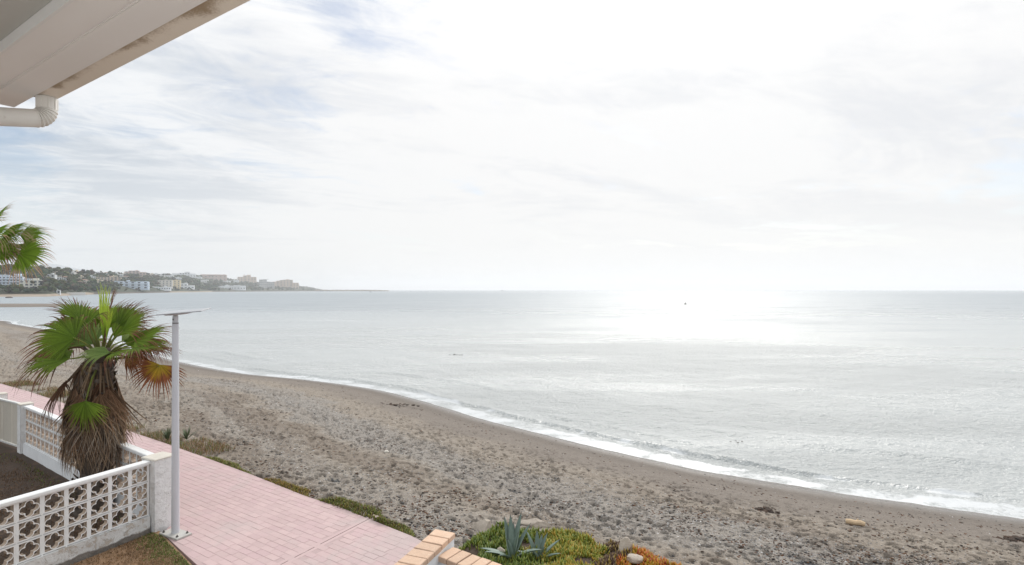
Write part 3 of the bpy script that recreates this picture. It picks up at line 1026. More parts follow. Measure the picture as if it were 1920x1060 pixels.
building(500, 541, 26, 16, 'pale grey apartment block stepping down left of the beige terraces', (0.5, 0.5, 0.49), 5, 6, name='apartment_block', step=[(0, .5, 1.0), (.5, 1, .8)])
building(532, 540, 52, 15, 'wide beige terraced apartment complex near the headland tip', BE, 5, 11, name='apartment_complex', step=[(0, .25, .78), (.25, .8, 1.0), (.8, 1, .72)])
building(253, 514, 33, 9, 'pinkish flat topped hotel on the hill crest', PK, 3, 7, name='hotel', step=[(0, .2, .85), (.2, .7, 1.05), (.7, 1, .8)])
building(400, 525, 44, 9, 'row of brownish town houses with tiled roofs on the crest', PK, 2, 9, 'tile', name='town_house')
building(200, 526, 44, 6, 'pale sandy terraced houses halfway up the wooded hill', (0.62, 0.5, 0.4), 2, 9, name='town_house')
building(345, 517, 38, 8, 'white villas clustered under trees on the hill crest', WH, 2, 8, name='villa', step=[(0, .3, .7), (.3, .75, 1.0), (.75, 1, .8)])
building(106, 550, 10, 5, 'small white beach house left of the white sea wall', WH, 1, 2, name='beach_house')
g = random.Random(3)
small = [(22, 522), (38, 524), (108, 525), (116, 521), (124, 524), (152, 523), (160, 529), (171, 521), (182, 531), (150, 531), (166, 532), (215, 520), (228, 521), (238, 523),
         (215, 512), (232, 514), (282, 517), (300, 519), (290, 514), (318, 521), (140, 512), (160, 514), (178, 513), (12, 512), (30, 508), (60, 519), (90, 518), (370, 522),
         (132, 516), (198, 516), (424, 529), (444, 530), (384, 531), (268, 521), (310, 515), (335, 525), (100, 514), (8, 519), (48, 515)]
for i, (px, py) in enumerate(small):
    c = random.choice([WH, WH, (0.66, 0.66, 0.66), CR, (0.60, 0.54, 0.48)])
    rf = g.choice(['flat', 'flat', 'flat', 'tile'])
    cw = 'white' if c == WH else 'grey' if c == (0.66, 0.66, 0.66) else 'cream' if c == CR else 'sandy'
    by = ('the bluish white hotel' if px < 50 else 'the cream hotel wing' if px < 120 else 'the pale terraced houses' if px < 200 else
          'the balcony apartment block' if px < 285 else 'the yellow apartment block' if px < 350 else 'the tiled town houses')

    lab = 'small %s %s house among trees %s %s' % (cw, 'tile roofed' if rf == 'tile' else 'flat roofed', 'high up the hill above' if py < 520 else 'just above' if py < 527 else 'on the slope beside', by)
    if i in (12, 19, 25, 33): lab = lab.replace('small', 'half hidden').replace(' among trees', '')
    building(px + g.uniform(-2, 2), py + g.uniform(-1, 1), g.uniform(7, 15), g.uniform(3.2, 5.2), lab, c,
             g.choice([1, 2]), g.choice([2, 3, 4]), rf, group='small houses on the far hillside', turn=g.uniform(-.5, .5))
# white sea wall on the far beach
p = coast_at(130, 551)
t = MB(); t.bevbox(-19, 19, 0, 1.5, -1.0, 2.6, 0.3, (0.72, 0.68, 0.64))
tag(t.build('sea_wall', M['wall'], loc=(p.x, p.y - 8, -1.2), rot=(0, 0, 0.7)), 'long pale sea wall along the far beach', 'sea wall')


def lump(mb, c, r, col, g, sq=0.75):
    """one small irregular clump of foliage"""
    t = (1 + 5 ** .5) / 2
    iv = [(-1, t, 0), (1, t, 0), (-1, -t, 0), (1, -t, 0), (0, -1, t), (0, 1, t), (0, -1, -t), (0, 1, -t), (t, 0, -1), (t, 0, 1), (-t, 0, -1), (-t, 0, 1)]
    fi = [(0, 11, 5), (0, 5, 1), (0, 1, 7), (0, 7, 10), (0, 10, 11), (1, 5, 9), (5, 11, 4), (11, 10, 2), (10, 7, 6), (7, 1, 8), (3, 9, 4), (3, 4, 2), (3, 2, 6), (3, 6, 8),
          (3, 8, 9), (4, 9, 5), (2, 4, 11), (6, 2, 10), (8, 6, 7), (9, 8, 1)]
    vs_ = []
    for q in iv:
        k = r * g.uniform(0.55, 1.25) / 1.9
        vs_.append((c[0] + q[0] * k, c[1] + q[1] * k, c[2] + q[2] * k * sq))
    mb.add(vs_, fi, col)


def build_woods():
    b = MB()
    g = random.Random(5)
    greens = [(0.045, 0.062, 0.036), (0.058, 0.075, 0.042), (0.075, 0.085, 0.048), (0.04, 0.055, 0.040), (0.085, 0.09, 0.055)]
    n = 0
    while n < 3000:
        px = g.uniform(-260, 590) if g.random() < 0.85 else g.uniform(-700, -200)
        Ds = float(ys_at(px, SHORE_D))
        t = g.uniform(0.07, 1.05)
        Y = Ds * (1 + 0.55 * t)
        z = float(coast_z(px, Y))
        k = Y / F
        size = g.uniform(2.6, 5.6) * (0.75 + 0.25 * min(1.6, k)) * (0.8 if px > 480 else 1)
        if px > 560: size *= 0.6
        py = HZ - (z - CH) / k
        top = py - 2 * size / k
        hid = any(a - 1 < px < c + 1 and top < yb - 0.35 * (yb - ya) and py > ya and Y < yd + 4 for a, c, ya, yb, yd in BUILT)
        if hid: continue
        n += 1
        X = (px - 960) * k
        col = tuple(q * g.uniform(0.75, 1.25) for q in g.choice(greens))
        for _ in range(4):
            lump(b, (X + g.gauss(0, size * .55), Y + g.gauss(0, size * .5), z + size * g.uniform(0.5, 1.5)), size * g.uniform(0.5, 0.85),
                 tuple(q * g.uniform(0.8, 1.2) for q in col), g)
    o = b.build('woods', M['woods'])
    tag(o, 'dense dark green woods covering the far hillside', 'woods', kind='stuff')
    # trees that stand out one by one near the far shore
    spots = [(4, 545, 12), (13, 546, 10), (22, 545, 11), (30, 546, 9), (38, 547, 10), (46, 548, 9), (57, 548, 8), (66, 549, 7), (75, 548, 11), (84, 548, 12), (92, 549, 11), (101, 548, 9),
             (115, 549, 10), (124, 548, 12), (140, 547, 12), (152, 547, 13), (165, 547, 14), (186, 546, 15), (205, 545, 14), (24, 516, 11)]
    for px, py, hp in spots:
        p = coast_at(px, py)
        k = p.y / F
        h = hp * k
        t = thing('shore_tree', ('dark leafy shore tree in front of the bluish white hotel' if px < 40 else 'dark leafy shore tree in front of the cream hotel wing' if px < 80 else 'dark leafy shore tree right of the cream hotel wing' if px < 110 else 'tall dark shore tree behind the pale sea wall' if px < 150 else 'tall dark shore tree left of the balcony apartment block') if py > 530 else 'round dark tree standing above the white hotel',
                  'tree', (p.x, p.y, p.z), 0, 'trees along the far shore' if py > 530 else None)
        MB().tube([(0, 0, -1), (0.1, 0, h * .3), (0, 0.1, h * .6)], [h * .045, h * .03, h * .02], 6, (0.11, 0.09, 0.07)).build('trunk', M['bark'], t)
        c = MB()
        base = g.choice(greens)
        for _ in range(26):
            a = g.uniform(0, 6.28); rr = h * .42 * math.sqrt(g.random()); zz = h * g.uniform(.38, .98)
            sh = 1 - abs(zz / h - .62) * 1.1
            lump(c, (math.cos(a) * rr * sh, math.sin(a) * rr * sh, zz), h * g.uniform(.10, .18), tuple(q * g.uniform(.7, 1.3) for q in base), g)
        c.build('crown', M['woods'], t)


build_woods()


def rock_mesh(sx, sy, sz, seed, mat, sub=2, rough=0.32):
    import bmesh
    bm = bmesh.new()
    bmesh.ops.create_icosphere(bm, subdivisions=sub, radius=1.0)
    g = np.random.default_rng(seed)
    cuts = [(Vector(g.normal(size=3)).normalized(), g.uniform(0.55, 0.9)) for _ in range(9)]
    for v in bm.verts:
        p = v.co.copy()
        for n, dd in cuts:
            e = p.dot(n) - dd
            if e > 0: p -= n * e
        p *= 1 + rough * 0.35 * (float(fbm(np.array([p.x * 2 + seed]), np.array([p.y * 2 + p.z * 1.7]), 3)[0]) - 0.5)
        v.co = Vector((p.x * sx, p.y * sy, p.z * sz))
    me = bpy.data.meshes.new('rock')
    bm.to_mesh(me); bm.free()
    me.materials.append(mat)
    return me


# sand bar and rocks in the bay
def build_bay():
    c = ground_pt(10, 574, SEA)
    xs = np.linspace(-1, 1, 60); ys = np.linspace(-1, 1, 24)
    X, Y = np.meshgrid(xs, ys)
    q = X ** 2 + (Y + 0.3 * (fbm(X * 3 + 5, Y * 0 + 2, 3) - 0.5)) ** 2
    z = SEA - 0.25 + 0.9 * sstep(1.0 - q, 0.0, 0.6)
    V = np.stack([c.x + X * 34 + Y * 0, c.y + Y * 16 - X * 6, z], axis=2).reshape(-1, 3)
    me = np_mesh('sandbar', V, grid_faces(24, 60), M['beach'], smooth=True, attrs={'shore': np.full(len(V), 3.0), 'along': V[:, 0]})
    tag(link_mesh('sandbar', me), 'low sand spit in the shallows of the bay', 'sand spit', kind='structure')
    for i, (px, py, w, lab) in enumerate([(17, 559, 17, 'dark rock alone in the shallow water of the bay'), (76, 575, 14, 'dark flat rock at the tip of the sand spit'),
                                          (96, 574, 16, 'longer dark rock off the tip of the sand spit'), (122, 573, 15, 'outermost dark rock beyond the sand spit')]):
        p = ground_pt(px, py, SEA); k = p.y / F
        o = link_mesh('shore_rock', rock_mesh(w * k / 2, w * k / 3, w * k * .16, 40 + i, M['dark_rock']), None, (p.x, p.y, SEA + 0.05))
        tag(o, lab, 'rock', 'rocks in the bay')
    # weed breaking the surface
    for i, (px, py, n, sp, lab) in enumerate([(850, 666, 10, 0.34, 'dark weed patch breaking the calm sea surface far out'), (1380, 831, 6, 0.22, 'thin dark weed floating just behind the small breaker')]):
        p = ground_pt(px, py, SEA)
        b = MB(); g = random.Random(i)
        for _ in range(n):
            lump(b, (g.gauss(0, sp), g.gauss(0, sp * .35), g.uniform(-.02, .03)), g.uniform(.10, .26) * sp / 1.1 + .02, (0.05, 0.045, 0.035), g, 0.35)
        tag(b.build('floating_weed', M['litter'], loc=(p.x, p.y, SEA + 0.02)), lab, 'seaweed')


build_bay()


def boat(px, Y, L, label, sail=False, name='boat'):
    p = at_depth(px, HZ, Y)
    t = thing(name, label, 'boat', (p.x, Y, SEA))
    b = MB()
    h = L * .16
    st = [(-.5, .10, 1.0), (-.3, .14, .9), (0, .15, .88), (.3, .10, .95), (.5, .005, 1.15)]
    vs_, fs = [], []
    for x, w, zt in st:
        vs_ += [(x * L, -w * L, h * zt), (x * L * .95, -w * L * .6, -.3), (x * L * .95, w * L * .6, -.3), (x * L, w * L, h * zt)]
    for i in range(4):
        for j in range(4):
            fs.append((i * 4 + j, i * 4 + (j + 1) % 4, i * 4 + 4 + (j + 1) % 4, i * 4 + 4 + j))
    fs += [(0, 1, 2, 3), (16, 17, 18, 19)]
    b.add(vs_, fs, (0.08, 0.09, 0.11)).build('hull', M['hull'], t)
    if sail:
        MB().tube([(0, 0, 0.3), (0, 0, L * 1.5)], [.14, .06], 6, (.35, .35, .36)).build('mast', M['hull'], t)
    else:
        MB().box(-L * .28, L * .05, -L * .08, L * .08, h * .8, h * 2.1, col=(.3, .32, .34), top=.85).build('cabin', M['hull'], t)
        MB().tube([(-L * .1, 0, h * 2.05), (-L * .1, 0, h * 3.2)], .08, 6, (.2, .2, .2)).build('mast', M['hull'], t)
    return t


boat(942, 3300, 15, 'small dark fishing boat alone on the open horizon')
boat(695, 1500, 6, 'tiny dark motor boat in front of the breakwater')
boat(603, 2480, 20, 'sailing boat with a tall bare mast at the breakwater root', True, 'sailing_boat')
boat(616, 2490, 15, 'smaller sailing boat with a bare mast beside the taller one', True, 'sailing_boat')
boat(771, 3000, 10, 'faint sailing boat mast right of the breakwater end', True, 'sailing_boat')
p = ground_pt(1285, 571, SEA)
t = thing('buoy', 'dark buoy floating in the bright sun glitter', 'buoy', p)
MB().tube([(0, 0, -.3), (0, 0, 0), (0, 0, .3), (0, 0, .45)], [.3, .5, .45, .15], 12, (.06, .05, .05)).build('float', M['hull'], t)
MB().tube([(0, 0, .42), (0, 0, 1.0)], .07, 6, (.06, .05, .05)).build('rod', M['hull'], t)

# ------------------------------------------------------------------ roof eave over the terrace
EU, EV = Vector((-0.8405, 0.542, 0)), Vector((0.542, 0.8405, 0))
ZE = CH + 1.40
roof = thing('roof_eave', 'white painted roof eave with gutter and downpipe overhanging the terrace', 'roof', (0, 0, ZE))


def uvz(u, v, z):
    p = EU * u + EV * v
    return Vector((p.x, p.y, z))


def ubox(name, u0, u1, v0, v1, z0, z1, mat, parent, grad=False):
    b = MB()
    vs_ = [uvz(u, v, z) for z in (z0, z1) for u, v in ((u0, v0), (u1, v0), (u1, v1), (u0, v1))]
    cc = [((0, 0, 0) if i % 4 in (0, 1) else (1, 1, 1)) if grad else (1, 1, 1) for i in range(8)]
    b.addc(vs_, [(0, 1, 2, 3), (7, 6, 5, 4), (4, 5, 1, 0), (5, 6, 2, 1), (6, 7, 3, 2), (7, 4, 0, 3)], cc)
    return b.build(name, mat, parent)


ubox('soffit_board', -2.2, 5.424, 1.196, 1.368, 0.0, 0.05, M['soffit'], roof)
ubox('soffit_board', -2.2, 5.424, 1.024, 1.186, 0.007, 0.05, M['soffit'], roof)
ubox('soffit_strip', -2.2, 5.420, 1.187, 1.195, 0.003, 0.05, M['soffit'], roof)
ubox('fascia', -2.2, 5.424, 1.008, 1.023, 0.002, 0.082, M['fascia'], roof)
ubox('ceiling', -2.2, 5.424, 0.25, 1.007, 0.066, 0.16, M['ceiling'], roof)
ubox('roof_slab', -2.2, 5.42, 0.30, 1.365, 0.165, 0.26, M['fascia'], roof)
gut = ubox('gutter', -2.2, 5.02, 1.372, 1.487, 0.006, 0.110, M['gutter'], roof, True)
ubox('end_cap', 5.0205, 5.028, 1.371, 1.489, 0.005, 0.112, M['gutter'], gut, True)
# downpipe: fluted outlet, ribbed elbow, sloping pipe back to the house
def pipe():
    top = uvz(4.965, 1.432, 0.004)
    r = 0.059
    dn = Vector((0, 0, -1)); back = (-EV * 1.0 + Vector((0, 0, -0.21))).normalized()
    pts, rad = [top], [r * 1.04]
    pts.append(top + dn * 0.085); rad.append(r * 1.02)
    cen = top + dn * 0.085
    R = 0.085
    perp = (back - dn * back.dot(dn)).normalized()
    amax = math.acos(dn.dot(back))
    n = 42
    for i in range(1, n + 1):
        a = amax * i / n
        c = cen + perp * R
        pts.append(c - perp * R * math.cos(a) + dn * R * math.sin(a))
        rad.append(r * (1.0 + (0.11 if (i // 3) % 2 else -0.05)))
    e = pts[-1]
    MB().tube(pts, rad, 26, cap=False).build('elbow', M['pipe'], dp, smooth=True, sharp=25)
    MB().tube([e - back * 0.012, e + back * 0.03, e + back * 0.6, e + back * 1.2], [r * 1.07, r * 1.07, r * 1.07, r * 1.07], 26).build('pipe_run', M['pipe'], dp, smooth=True, sharp=40)
    for k in range(9):
        a = 2 * math.pi * k / 9
        q = Vector((math.cos(a), math.sin(a), 0)) * (r * 1.03)
        MB().tube([top + q + dn * .004, top + q + dn * 0.082], 0.005, 6).build('flute', M['pipe'], dp)


dp = bpy.data.objects.new('downpipe', None); COL.objects.link(dp); dp.parent = roof
pipe()

# terrace floor under the viewer and the house front behind
house = thing('house', 'white house front with the pale terrace floor below the roof eave', 'house', (0, 0, ZE))
ubox('house_wall', -4.0, 5.3, -2.9, -2.6, -5.7, 0.30, M['stucco'], house)
ubox('terrace_floor', -4.0, 2.6, -2.597, 1.35, -3.10, -2.95, M['terrace'], house)

# ------------------------------------------------------------------ block walls
def breeze_mesh(S=0.286, depth=0.085):
    """pierced screen block: square frame around a four-lobed ring, open inside and at the corners"""
    b = MB()
    h = S / 2; fr = 0.020
    b_sq = lambda s: [(-s, -s), (s, -s), (s, s), (-s, s)]
    o_, i_ = b_sq(h), b_sq(h - fr)
    y0, y1 = -depth / 2, depth / 2
    vs_ = [(x, y0, z) for x, z in o_] + [(x, y0, z) for x, z in i_] + [(x, y1, z) for x, z in o_] + [(x, y1, z) for x, z in i_]
    fs = []
    for k in range(4):
        j = (k + 1) % 4
        fs += [(k, j, 4 + j, 4 + k), (8 + j, 8 + k, 12 + k, 12 + j), (j, k, 8 + k, 8 + j)]
    b.add(vs_, fs)
    CEM = (0.62, 0.50, 0.40)
    b.add(vs_, [(4 + k, 4 + (k + 1) % 4, 12 + (k + 1) % 4, 12 + k) for k in range(4)], CEM)
    d_, ao, ai = 0.0665, 0.0590, 0.0475
    n = 40
    def rad(th, a, dd):
        ph = (th + math.pi / 4) % (math.pi / 2) - math.pi / 4
        s = dd * math.sin(ph)
        return dd * math.cos(ph) + math.sqrt(max(a * a - s * s, 1e-9))
    ro, ri = [], []
    for k in range(n):
        th = 2 * math.pi * (k + 0.5) / n
        ro.append((th, min(rad(th, ao, d_), (h - fr + 0.002) / max(abs(math.cos(th)), abs(math.sin(th))))))
        ph = (th + math.pi / 4) % (math.pi / 2) - math.pi / 4
        ri.append((th, rad(th, ai, d_) if abs(d_ * math.sin(ph)) < ai else d_ * math.cos(ph)))
    vs_ = []
    for y in (y0 + 0.004, y1 - 0.004):
        vs_ += [(r * math.cos(t), y, r * math.sin(t)) for t, r in ro]
        vs_ += [(r * math.cos(t), y, r * math.sin(t)) for t, r in ri]
    fs = []
    for k in range(n):
        j = (k + 1) % n
        fs += [(k, j, n + j, n + k), (2 * n + j, 2 * n + k, 3 * n + k, 3 * n + j)]
    b.add(vs_, fs)
    fs = []
    for k in range(n):
        j = (k + 1) % n
        fs += [(n + k, n + j, 3 * n + j, 3 * n + k), (j, k, 2 * n + k, 2 * n + j)]
    b.add(vs_, fs, CEM)
    return b.mesh('breeze_block', M['white_paint'])


BREEZE = breeze_mesh()


def noisy_box(x0, x1, y0, y1, z0, z1, nx, nz, amp, seed):
    """rough rendered footing: both faces uneven"""
    xs = np.linspace(x0, x1, nx); zs = np.linspace(z0, z1, nz)
    b = MB()
    for y, sg in ((y0, -1), (y1, 1)):
        X, Z = np.meshgrid(xs, zs)
        dyn = amp * (fbm(X * 3.1 + seed, Z * 3.1, 5) - 0.35)
        vs_ = np.stack([X, y + sg * dyn, Z], axis=2).reshape(-1, 3)
        f = grid_faces(nz, nx)
        b.add(vs_, f if sg < 0 else f[:, ::-1])
    b.box(x0, x1, y0 + .004, y1 - .004, z0, z1 + .001)
    return b


def block_wall(name, label, start, direc, ncol, peel, base_h=0.27, zc=0.0):
    ang = math.atan2(direc[1], direc[0])
    t = thing(name, label, 'wall', (start[0], start[1], zc), ang)
    S = 0.305
    Ltot = ncol * S
    noisy_box(0, Ltot, -0.085, 0.085, -0.12, base_h, max(20, ncol * 6), 12, 0.035 if peel else 0.02, 3).build('footing', M['peel'] if peel else M['stucco'], t, smooth=True, sharp=30)
    for c in range(ncol):
        for r in range(3):
            link_mesh('breeze_block', BREEZE, t, ((c + 0.5) * S, 0, base_h + 0.006 + (r + 0.5) * 0.298))
    j = MB()
    for c in range(ncol + 1):
        j.box(c * S - 0.0095, c * S + 0.0095, -0.040, 0.044, base_h - .01, base_h + 0.90)
    j.build('mortar_joint', M['white_paint'], t)
    MB().bevbox(-0.02, Ltot + 0.0, -0.075, 0.075, base_h + 0.902, base_h + 0.955, 0.012).build('coping', M['white_paint'], t)
    return t


front = block_wall('garden_wall', 'white pierced block wall with peeling footing running from the corner pillar towards the viewer', P0 + FW * 0.20, FW, 13, True)
side = block_wall('garden_wall', 'white pierced block wall beside the promenade between corner pillar and gate', P0 + WU * 0.20, WU, 24, False)
def pillar(parent, at, w, h, cap=True, rot=0.0):
    o = noisy_box(-w / 2, w / 2, -w / 2, w / 2, -0.12, h, 14, 36, 0.006, at[0]).build('pillar', M['pillar'], parent, smooth=True, sharp=30)
    o.location = at; o.rotation_euler = (0, 0, rot)
    if cap:
        MB().bevbox(-w / 2 - .012, w / 2 + .012, -w / 2 - .012, w / 2 + .012, h + 0.001, h + .03, .012).build('pillar_cap', M['coping'], o)
    return o
pillar(front, (-0.20, 0.0, 0), 0.36, 1.23, True)
Lside = 0.20 + 24 * 0.305
pillar(side, (Lside - 0.02 + 0.0, 0.0, 0), 0.26, 1.24, True)
# gate leaf opening slightly inwards and the wall beyond it
gp = P0 + WU * (Lside + 0.36)
gang = math.atan2(WU[1], WU[0]) + 0.10
gate = thing('gate', 'cream ribbed metal garden gate in a white frame', 'gate', (gp[0], gp[1], 0.0), gang)
MB().box(0, 0.05, -.03, .03, 0.06, 1.18).box(0, 1.95, -.035, .035, 1.182, 1.225).build('gate_frame', M['gate_frame'], gate)
MB().box(0.052, 1.95, -.03, .03, 0.06, 0.10).build('bottom_rail', M['gate_frame'], gate)
for k in range(3):
    b = MB()
    x0, x1 = 0.06 + k * 0.63, 0.06 + (k + 1) * 0.63 - 0.025
    n = 14
    for i in range(n):
        a, c = x0 + (x1 - x0) * i / n, x0 + (x1 - x0) * (i + 1) / n
        b.box(a, c - 0.006, -.010 - .006 * (i % 2), .010, 0.11, 1.175)
    b.build('gate_panel', M['gate'], gate)
far_p = gp + WU * 2.15
wall2 = block_wall('garden_wall', 'white pierced block wall continuing beyond the cream gate', far_p + WU * 0.15, WU, 20, False)
pillar(wall2, (-0.14, 0, 0), 0.26, 1.24, True)

# ------------------------------------------------------------------ solar street lamp
LB = ground_pt(329, 1003)
lamp = thing('street_lamp', 'grey white solar street lamp bolted to the pink promenade', 'street lamp', LB, math.radians(-27))
MB().bevbox(-.25, .25, -.13, .13, 0.004, 0.035, .006).build('base_plate', M['galv'], lamp)
for x in (-.19, .19):
    for y in (-.085, .085):
        MB().tube([(x, y, .034), (x, y, .052)], .020, 6).tube([(x, y, .05), (x, y, .072)], .010, 8).build('anchor_bolt', M['bolt'], lamp)
HP = 3.62
pole = MB().tube([(0, 0, .034), (0, 0, .3), (0, 0, 1.8), (0, 0, HP)], [.062, .0615, .056, .050], 28).build('pole', M['pole'], lamp, smooth=True, sharp=40)
MB().tube([(0, 0, .034), (0, 0, .046)], [.074, .066], 28).build('weld_ring', M['galv'], pole, smooth=True, sharp=40)
MB().tube([(0, 0, HP + .001), (0, 0, HP + .13)], .045, 24).build('sleeve', M['pole'], lamp, smooth=True, sharp=40)
MB().tube([(0, 0, HP + .004), (0, 0, HP + .02)], .049, 24).build('clamp_ring', M['bolt'], lamp, smooth=True, sharp=40)
for y in (-1,):
    MB().tube([(0.02, -.046, HP + .075), (0.02, -.058, HP + .075)], .013, 8).build('set_screw', M['bolt'], lamp)
hd = bpy.data.objects.new('lamp_head', None); COL.objects.link(hd); hd.parent = lamp
hd.location = (0, 0, HP + .155); hd.rotation_euler = (math.radians(7), math.radians(-5.0), math.radians(27 + 4))
MB().tube([(0, 0, -.045), (0, 0, 0.0)], [.03, .036], 16).build('bracket', M['galv'], hd)
def housing():
    b = MB()
    st = [(-.20, .03, 0.02), (-.12, .09, -.005), (0, .12, -.012), (.16, .12, -.008), (.27, .11, 0.0)]
    vs_, fs = [], []
    for x, w, z in [(a, b_, c * .6 + .010) for a, b_, c in st]:
        vs_ += [(x, -w, .034), (x, -w * .8, z), (x, w * .8, z), (x, w, .034)]
    for i in range(len(st) - 1):
        for j in range(4):
            fs.append((i * 4 + j, i * 4 + (j + 1) % 4, i * 4 + 4 + (j + 1) % 4, i * 4 + 4 + j))
    fs += [(0, 1, 2, 3), tuple(range(len(st) * 4 - 4, len(st) * 4))]
    b.add(vs_, fs)
    b.build('led_housing', M['pole'], hd)
housing()
MB().bevbox(-.225, .52, -.17, .17, .0345, .052, .004).build('solar_panel', M['panel'], hd)

# ------------------------------------------------------------------ brick capped terrace walls
def brick_wall(label, A, along, across, z, n, pitch, blen, first_gap=0.0):
    """low white wall capped with bricks laid across it; A is the far left corner of the capping"""
    ang = math.atan2(along[1], along[0])
    t = thing('terrace_wall', label, 'wall', (A[0], A[1], 0), ang)
    # local x runs along the wall, local y across it
    sgn = 1.0 if (along[0] * across[1] - along[1] * across[0]) > 0 else -1.0
    L = n * pitch
    y0, y1 = (0.012, blen - 0.012) if sgn > 0 else (-blen + 0.012, -0.012)
    MB().box(0.01, L, y0, y1, -0.3, z - 0.062).build('rendered_wall', M['stucco'], t)
    MB().box(0.014, L, y0 + .006, y1 - .006, z - 0.0615, z - 0.010).build('mortar_bed', M['mortar_brown'], t)
    g = random.Random(int(z * 100))
    shared = []
    for k in range(4):
        b = MB(); hb = blen / 2
        b.bevbox(-pitch / 2 + .0065, pitch / 2 - .0065, -hb + g.uniform(0, .004), hb - g.uniform(0, .004), -.058, 0, .006)
        shared.append(b.mesh('brick', M['brick']))
    for i in range(n):
        link_mesh('brick', g.choice(shared), t, ((i + .5) * pitch, sgn * blen / 2, z + g.uniform(-.003, .003)), (g.gauss(0, .006), g.gauss(0, .006), g.gauss(0, .012)))
    return t


A1 = at_depth(816.4, 992, 6.236)
zA = CH - (992 - HZ) / F * 6.236
brick_wall('white rendered wall capped with tan bricks running towards the viewer beside the paving', (A1.x, A1.y), (-0.36, -0.933), (0.8, -0.6), zA, 12, 0.160, 0.262)
A2 = at_depth(848.6, 1024.9, 6.018)
zB = CH - (1024.9 - HZ) / F * 6.018
brick_wall('white rendered wall capped with tan bricks heading right below the agaves', (A2.x, A2.y), (0.82, -0.572), (-0.42, -0.9), zB, 14, 0.140, 0.262)

# ------------------------------------------------------------------ palms
def lerp(a, b, t):
    return tuple(x + (y - x) * t for x, y in zip(a, b))


GREEN = dict(a=(0.105, 0.180, 0.018), b=(0.175, 0.250, 0.030), tip=(0.20, 0.085, 0.055), tf=0.50)
FRESH = dict(a=(0.17, 0.30, 0.030), b=(0.33, 0.42, 0.05), tip=(0.34, 0.38, 0.07), tf=0.8)
PALE = dict(a=(0.13, 0.21, 0.055), b=(0.20, 0.26, 0.08), tip=(0.26, 0.18, 0.085), tf=0.7)
RUST = dict(a=(0.17, 0.10, 0.03), b=(0.22, 0.09, 0.03), tip=(0.17, 0.065, 0.03), tf=0.35)
YELLOW = dict(a=(0.30, 0.24, 0.03), b=(0.42, 0.20, 0.025), tip=(0.22, 0.085, 0.04), tf=0.24)
BROWN = dict(a=(0.145, 0.085, 0.052), b=(0.21, 0.135, 0.085), tip=(0.25, 0.18, 0.12), tf=0.5)
GREYB = dict(a=(0.13, 0.095, 0.07), b=(0.20, 0.155, 0.12), tip=(0.28, 0.23, 0.185), tf=0.4)
DARKB = dict(a=(0.085, 0.042, 0.025), b=(0.11, 0.06, 0.035), tip=(0.10, 0.06, 0.04), tf=0.5)


def fan(hub, axis, normal, R, spread, pal, n=34, fuse=0.50, droop=0.35, cup=0.12, seed=0, fold=0.32, curl=0.0, trim=True):
    g = random.Random(seed)
    axis = Vector(axis).normalized(); normal = Vector(normal)
    normal = (normal - axis * normal.dot(axis)).normalized()
    side = normal.cross(axis)
    spread = math.radians(spread)
    dth = spread / n
    J = 8
    b = MB()
    lw = fuse * R * math.tan(dth / 2) * 1.02
    for i in range(n):
        th = (-.5 + (i + .5) / n) * spread
        L = R * (1 - .22 * (abs(th) / (spread / 2 + 1e-6)) ** 2) * g.uniform(.90, 1.06)
        c = axis * math.cos(th) + side * math.sin(th)
        e = side * math.cos(th) - axis * math.sin(th)
        dr = droop * g.uniform(.6, 1.5); sw = g.gauss(0, .05)
        vs_, cc = [], []
        shade = g.uniform(.70, 1.30) if trim else g.uniform(.55, 1.55)
        tf = pal['tf'] + g.uniform(-.12, .12) + 0.06 * math.cos(th)
        for j in range(J + 1):
            f = j / J
            r = L * f + .005
            if f < fuse: w = r * math.tan(dth / 2) * 1.02
            else: w = lw * (.80 if f > fuse + .01 else 1.0) * max(0.0, (1 - (f - fuse) / (1 - fuse))) ** .95 + .0012
            k = max(0, f - fuse * .75) / (1 - fuse * .75)
            q = hub + c * (r * (1 - .22 * dr * k * k)) - normal * (cup * r * r / R) + e * (sw * R * k * k)
            q = q + Vector((0, 0, -1)) * (dr * L * .55 * k ** 2.1) - c * (curl * L * k ** 3)
            fo = fold * w
            vs_ += [q - e * w - normal * fo, q + normal * fo, q + e * w - normal * fo]
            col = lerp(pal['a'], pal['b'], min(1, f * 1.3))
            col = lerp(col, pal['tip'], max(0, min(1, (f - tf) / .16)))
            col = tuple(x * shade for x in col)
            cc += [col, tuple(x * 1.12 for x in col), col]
        fs = []
        for j in range(J):
            fs += [(j * 3, j * 3 + 1, j * 3 + 4, j * 3 + 3), (j * 3 + 1, j * 3 + 2, j * 3 + 5, j * 3 + 4)]
        b.addc(vs_, fs, cc)
    return b


